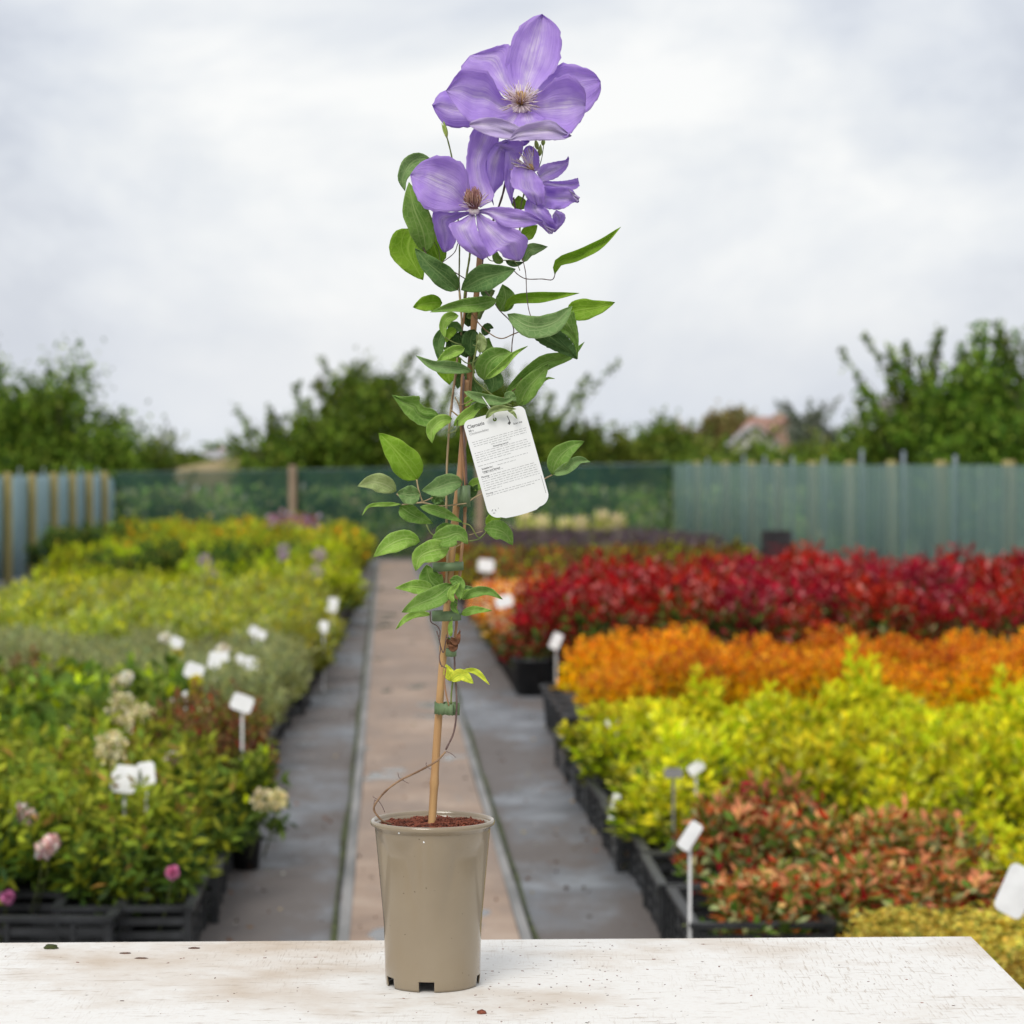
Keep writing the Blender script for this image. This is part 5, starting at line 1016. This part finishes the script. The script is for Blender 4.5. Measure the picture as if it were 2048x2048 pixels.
vine(Z5, [(590, 190), (620, 250), (670, 290)], .8 * mm, M_vgrn, (-.015, -.02), 'petiole'); vine(Z5, [(870, 180), (930, 200), (990, 290), (1040, 260), (1050, 240)], .8 * mm, M_vgrn, (-.015, -.01), 'petiole'); vine(Z5, [(915, 320), (1000, 300), (1050, 255)], .8 * mm, M_vgrn, (-.015, -.01), 'petiole'); vine(Z5, [(920, 270), (1030, 240)], .4 * mm, M_vtan, (-.01, -.01), 'tendril'); vine(Z5, [(600, 500), (750, 400), (880, 330)], .5 * mm, M_vtan, (-.012, -.012), 'tendril')
vine(Z5, [(640, 740), (700, 770), (780, 770), (830, 800)], .9 * mm, M_vgrn, (-.03, -.03), 'petiole')
# dried tangle around the cane
for a_ in (((620, 860), (625, 940), (670, 970), (695, 1010), (690, 1060)), ((670, 1010), (690, 1080), (700, 1150), (690, 1220), (710, 1290)), ((700, 1130), (720, 1180), (735, 1120), (745, 1040)), ((740, 1050), (790, 1100), (830, 1080), (855, 1010)), ((750, 1100), (800, 1140), (835, 1060), (850, 1000)), ((690, 1210), (700, 1270), (745, 1300))):
    vine(Z5, a_, .7 * mm, M_vdark, (-.02, -.02), 'dried_tendril', 4)
leaf(Z5, [(760, 1060), (790, 1110), (850, 1030)], 22, -.022, -.022, 'k'); 
M_dry = noisy('dried_leaf', (.09, .035, .015), (.22, .09, .04), 80, .9, .4)
for i, a_ in enumerate((((750, 1075), (790, 1130), (820, 1160)), ((780, 1060), (820, 1100), (850, 1010)), ((760, 1120), (800, 1150), (835, 1090)))):
    o = leaf(Z5, a_, 24, -.026 - .002 * i, -.022, 'k'); o.data.materials[0] = M_dry; o.name = 'dried_leaf'; o['label'] = 'shrivelled brown leaf'
# buds
M_bud = noisy('green_bud', (.24, .36, .05), (.42, .52, .12), 40, .6)
def bud(z, mid, w, D):
    P = spline([z(*p) for p in mid], 5); k = len(P); b = MB()
    b.tube([W(p[0], p[1], PD + D) for p in P], [max(.0003, w * math.sin(math.pi * min(1, (i + .4) / k) ** .8)) for i in range(k)], 10); link('bud', b.mesh('bud', M_bud, True, org=PO), PLANT)
bud(Z2, [(555, 100), (545, 40), (530, -30)], .0026, .01); bud(Z2, [(552, 95), (532, 40), (515, -15)], .0014, .008); bud(Z2, [(1255, 190), (1248, 150), (1240, 110)], .0028, .01); bud(Z2, [(1298, 160), (1300, 130), (1305, 100)], .0026, .01); bud(Z2, [(1272, 240), (1275, 200), (1280, 150)], .003, .006)
vine(Z2, [(1262, 190), (1268, 280), (1250, 350)], .55 * mm, M_vgrn, (.008, -.01), 'petiole'); vine(Z2, [(1303, 160), (1290, 250), (1265, 340)], .5 * mm, M_vgrn, (.008, -.01), 'petiole')
# ================================================================ CANES, TIES, TAG
M_cane = noisy('bamboo_cane', (.34, .17, .07), (.60, .36, .15), 34, .5, .35, stretch=(1, 1, .08), coat=.1, lo=.4, hi=.6); M_caner = noisy('reddish_bamboo', (.34, .16, .07), (.52, .29, .14), 30, .5, .25, stretch=(1, 1, .12))
def cane(pts, r0, r1, m, label, Ds):
    P = spline(pts, 14); k = len(P); p0 = W(*pts[0], PD + Ds[0]); b = MB(); rr = []
    dd = np.interp(np.linspace(0, 1, k), np.linspace(0, 1, len(Ds)), Ds)
    for i in range(k): rr.append((r0 + (r1 - r0) * i / k) * (1 + (.20 if i % 23 == 9 else .07 if i % 23 in (8, 10) else 0)))
    b.tube([W(x, y, PD + dd[i]) for i, (x, y) in enumerate(P)], rr, 14)
    tag(link('bamboo_cane', b.mesh('bamboo_cane', m, True, org=p0), None, p0), label, 'cane', 'canes supporting the climber')
cane([(863, 1662), (872, 1510), (884, 1340), (897, 1180), (910, 1040), (922, 930), (934, 810), (946, 670), (958, 530), (962, 480)], 5.0 * mm, 3.4 * mm, M_cane, 'long tan bamboo cane standing in the pot and leaning right', (0, .004, .006))
cane([(917, 1010), (921, 930), (927, 850), (934, 760)], 3.6 * mm, 3.0 * mm, M_caner, 'short reddish cane overlapping the upper stems', (-.004, -.004))
M_tie = noisy('green_tie_tape', (.095, .155, .065), (.15, .22, .10), 40, .55)
def tie(cx, cy, a, bd, h, label, tilt=0, rag=0.0, D=-.006):
    c = W(cx, cy, PD + D); A = a / 1653; n = 40; V = []; F = []; H = h / 1653; rs_ = random.Random(int(cx + cy))
    R_ = Matrix.Rotation(tilt, 3, 'Y')
    for j in range(n):
        th = 2 * math.pi * j / n; q = 1 + rag * rs_.uniform(-1, 1)
        for s in (-1, 1): V.append(R_ @ Vector((A * math.cos(th) * q, bd * math.sin(th) * q, s * H / 2 * (1 + rag * rs_.uniform(-1, 1)))))
    for j in range(n): k = (j + 1) % n; F.append((2 * j, 2 * k, 2 * k + 1, 2 * j + 1))
    o = link('plant_tie', mesh('plant_tie', V, F, M_tie, True), None, c); md = o.modifiers.new('thickness', 'SOLIDIFY'); md.thickness = .0008
    tag(o, label, 'plant tie', 'green ties holding the stems to the cane')
tie(896, 1133, 31, .016, 17, 'green tie around the stems, second from the top', -.05); tie(893, 1231, 29, .016, 20, 'green tie around the stems, third from the top', -.03, .03); tie(902, 1305, 11, .010, 15, 'small green tie below the dried brown leaf', .05, .04); tie(895, 1417, 23, .013, 23, 'crumpled green tie, lowest on the cane', .03, .16)
tie(928, 992, 13, .013, 42, 'tall green tie, highest on the stems beside the tag', 0, .03)
# tag
TL, TR, BR, BL = W(925, 843, PD - .040), W(1047, 809, PD - .040), W(1116, 998, PD - .052), W(992, 1037, PD - .052)
ex = (TR - TL).normalized(); tw, thh = (TR - TL).length, (BL - TL).length; ey = (BL - TL).normalized(); ey = (ey - ex * ey.dot(ex)).normalized(); en = ex.cross(ey)      # into the scene
if en.y < 0: en = -en
MT = Matrix((( ex.x, -ey.x, -en.x, TL.x), (ex.y, -ey.y, -en.y, TL.y), (ex.z, -ey.z, -en.z, TL.z), (0, 0, 0, 1)))   # local x right, y up, z to the viewer
TAG = bpy.data.objects.new('plant_tag', None); COL.objects.link(TAG); TAG.matrix_world = MT; TAG.empty_display_size = .03
tag(TAG, 'white rounded plant tag with printed text hanging from the stems', 'plant tag')
sk = 1 / 1.005
def T_(x, y): return (x * tw, -y * thh)      # fractions of the tag, y down
cu = bpy.data.curves.new('card', 'CURVE'); cu.dimensions = '2D'; cu.fill_mode = 'BOTH'; cu.extrude = .0002
def poly(pts):
    s = cu.splines.new('POLY'); s.points.add(len(pts) - 1); s.use_cyclic_u = True
    for i, q in enumerate(pts): s.points[i].co = (q[0], q[1], 0, 1)
out = []; 
for cx, cy, a0, rr0 in ((tw, 0, 0, .008), (0, 0, 90, .008), (0, -thh, 180, .014), (tw, -thh, 270, .014)):
    sx_ = -1 if cx > 0 else 1; sy_ = -1 if cy > -thh / 2 else 1
    for a in range(0, 91, 10): out.append((cx + sx_ * rr0 + rr0 * math.cos(R(a0 + a)), cy + sy_ * rr0 + rr0 * math.sin(R(a0 + a))))
# bow the lower edge a little
out2 = []
for i, q in enumerate(out): out2.append(q)
mid = [(tw * f, -thh - .0035 * math.sin(math.pi * f)) for f in (.25, .4, .5, .6, .75)]
out2 = out2[:30] + mid + out2[30:]
poly(out2); hx, hy = T_(.50, .065); poly([(hx + .0024 * math.cos(q * .5236), hy + .0024 * math.sin(q * .5236)) for q in range(12)])
co = bpy.data.objects.new('card_curve', cu); COL.objects.link(co); bpy.context.view_layer.update()
me = bpy.data.meshes.new_from_object(co); bpy.data.objects.remove(co); me.materials.clear()
M_card = noisy('white_tag_card', (.80, .80, .78), (.86, .86, .85), 12, .45); me.materials.append(M_card); me.name = 'card'
link('card', me, TAG)
M_ink = noisy('grey_ink', (.07, .07, .07), (.10, .10, .10), 30, .6); M_inkl = noisy('light_grey_ink', (.27, .27, .27), (.33, .33, .33), 30, .6)
def text(body, x, y, size, m, bold=0.0, name='text'):
    c = bpy.data.curves.new(name, 'FONT'); c.body = body; c.size = size; c.offset = bold; c.extrude = .00003
    o = bpy.data.objects.new('tmp', c); COL.objects.link(o); bpy.context.view_layer.update(); me = bpy.data.meshes.new_from_object(o); bpy.data.objects.remove(o); me.materials.clear(); me.materials.append(m); me.name = name
    link(name, me, TAG, (*T_(x, y), .0003))
text('Clematis', .045, .085, .0060, M_ink, .00008); text('Mrs', .05, .121, .0040, M_inkl, .00004); text('Cholmondeley', .05, .152, .0040, M_inkl, .00002); text('Scan me', .76, .165, .0033, M_ink, .00003)
rs_ = random.Random(9)
def lines(y0, n, dy, x0=.06, x1=.95, last=.6, center=False):
    b = MB()
    for k in range(n):
        y = y0 + k * dy; xe = x0 + (x1 - x0) * (last if k == n - 1 else rs_.uniform(.93, 1)); x = x0
        if center: w_ = (xe - x0); x = .5 - w_ / 2; xe = .5 + w_ / 2
        while x < xe:
            wd = rs_.uniform(.02, .085); wd = min(wd, xe - x); q = T_(x + wd / 2, y); b.box((q[0], q[1], .0003), (wd * tw, .00045, .00008)); x += wd + .016
    link('small_print', b.mesh('small_print', M_inkl), TAG)
lines(.225, 4, .0215, .05, .97, .35, True); lines(.335, 5, .0225, .05, .97, .62); lines(.465, 1, .02, .05, .95, .9); lines(.50, 1, .02, .35, .95, .5)
lines(.575, 7, .0225, .05, .97, .3); lines(.745, 2, .022, .05, .97, .85); lines(.545, 1, .02, .10, .5, .8)
text('Flowering period', .36, .322, .0027, M_ink, .00004); text('Suitable for:', .09, .508, .0029, M_ink, .00005); text('Height and Spread', .09, .537, .0029, M_ink, .00005); text('Planting:', .05, .584, .0029, M_ink, .00003); text('Pruning:', .05, .752, .0028, M_inkl, .00002)
# little printed arrow, symbol and thin frame line
b = MB(); q = T_(.70, .10); b.box((q[0] + .001, q[1], .0003), (.0009, .009, .00008), rz=.15); q = T_(.705, .148)
b.box((q[0], q[1] + .0012, .0003), (.0032, .0028, .00008), rz=.8); link('printed_arrow', b.mesh('printed_arrow', M_ink), TAG)
b = MB(); q = T_(.10, .925)
for k in range(3): a = k * 2.094 + .3; b.box((q[0] + .0022 * math.cos(a), q[1] + .0022 * math.sin(a), .0003), (.0026, .0009, .00008), rz=a + 1.57)
b.box((q[0] + .006, q[1] + .002, .0003), (.0005, .0014, .00008)); link('printed_symbol', b.mesh('printed_symbol', M_inkl), TAG)
b = MB(); q = T_(.965, .80); b.box((q[0], q[1], .0003), (.0006, .022, .00008)); link('printed_edge_line', b.mesh('printed_edge_line', M_inkl), TAG)
# strap of the tag
b = MB(); P = [Vector((*T_(.50, .065), .001)), Vector((*T_(.49, -.02), .004)), Vector((*T_(.44, -.12), .003)), Vector((*T_(.40, -.2), -.006)), Vector((*T_(.42, -.13), -.014)), Vector((*T_(.48, -.02), -.010)), Vector((*T_(.50, .065), -.001))]
b.tube([Vector(p) for p in spline(P, 5)], .0007, 6); link('strap', b.mesh('strap', M_white, True), TAG)
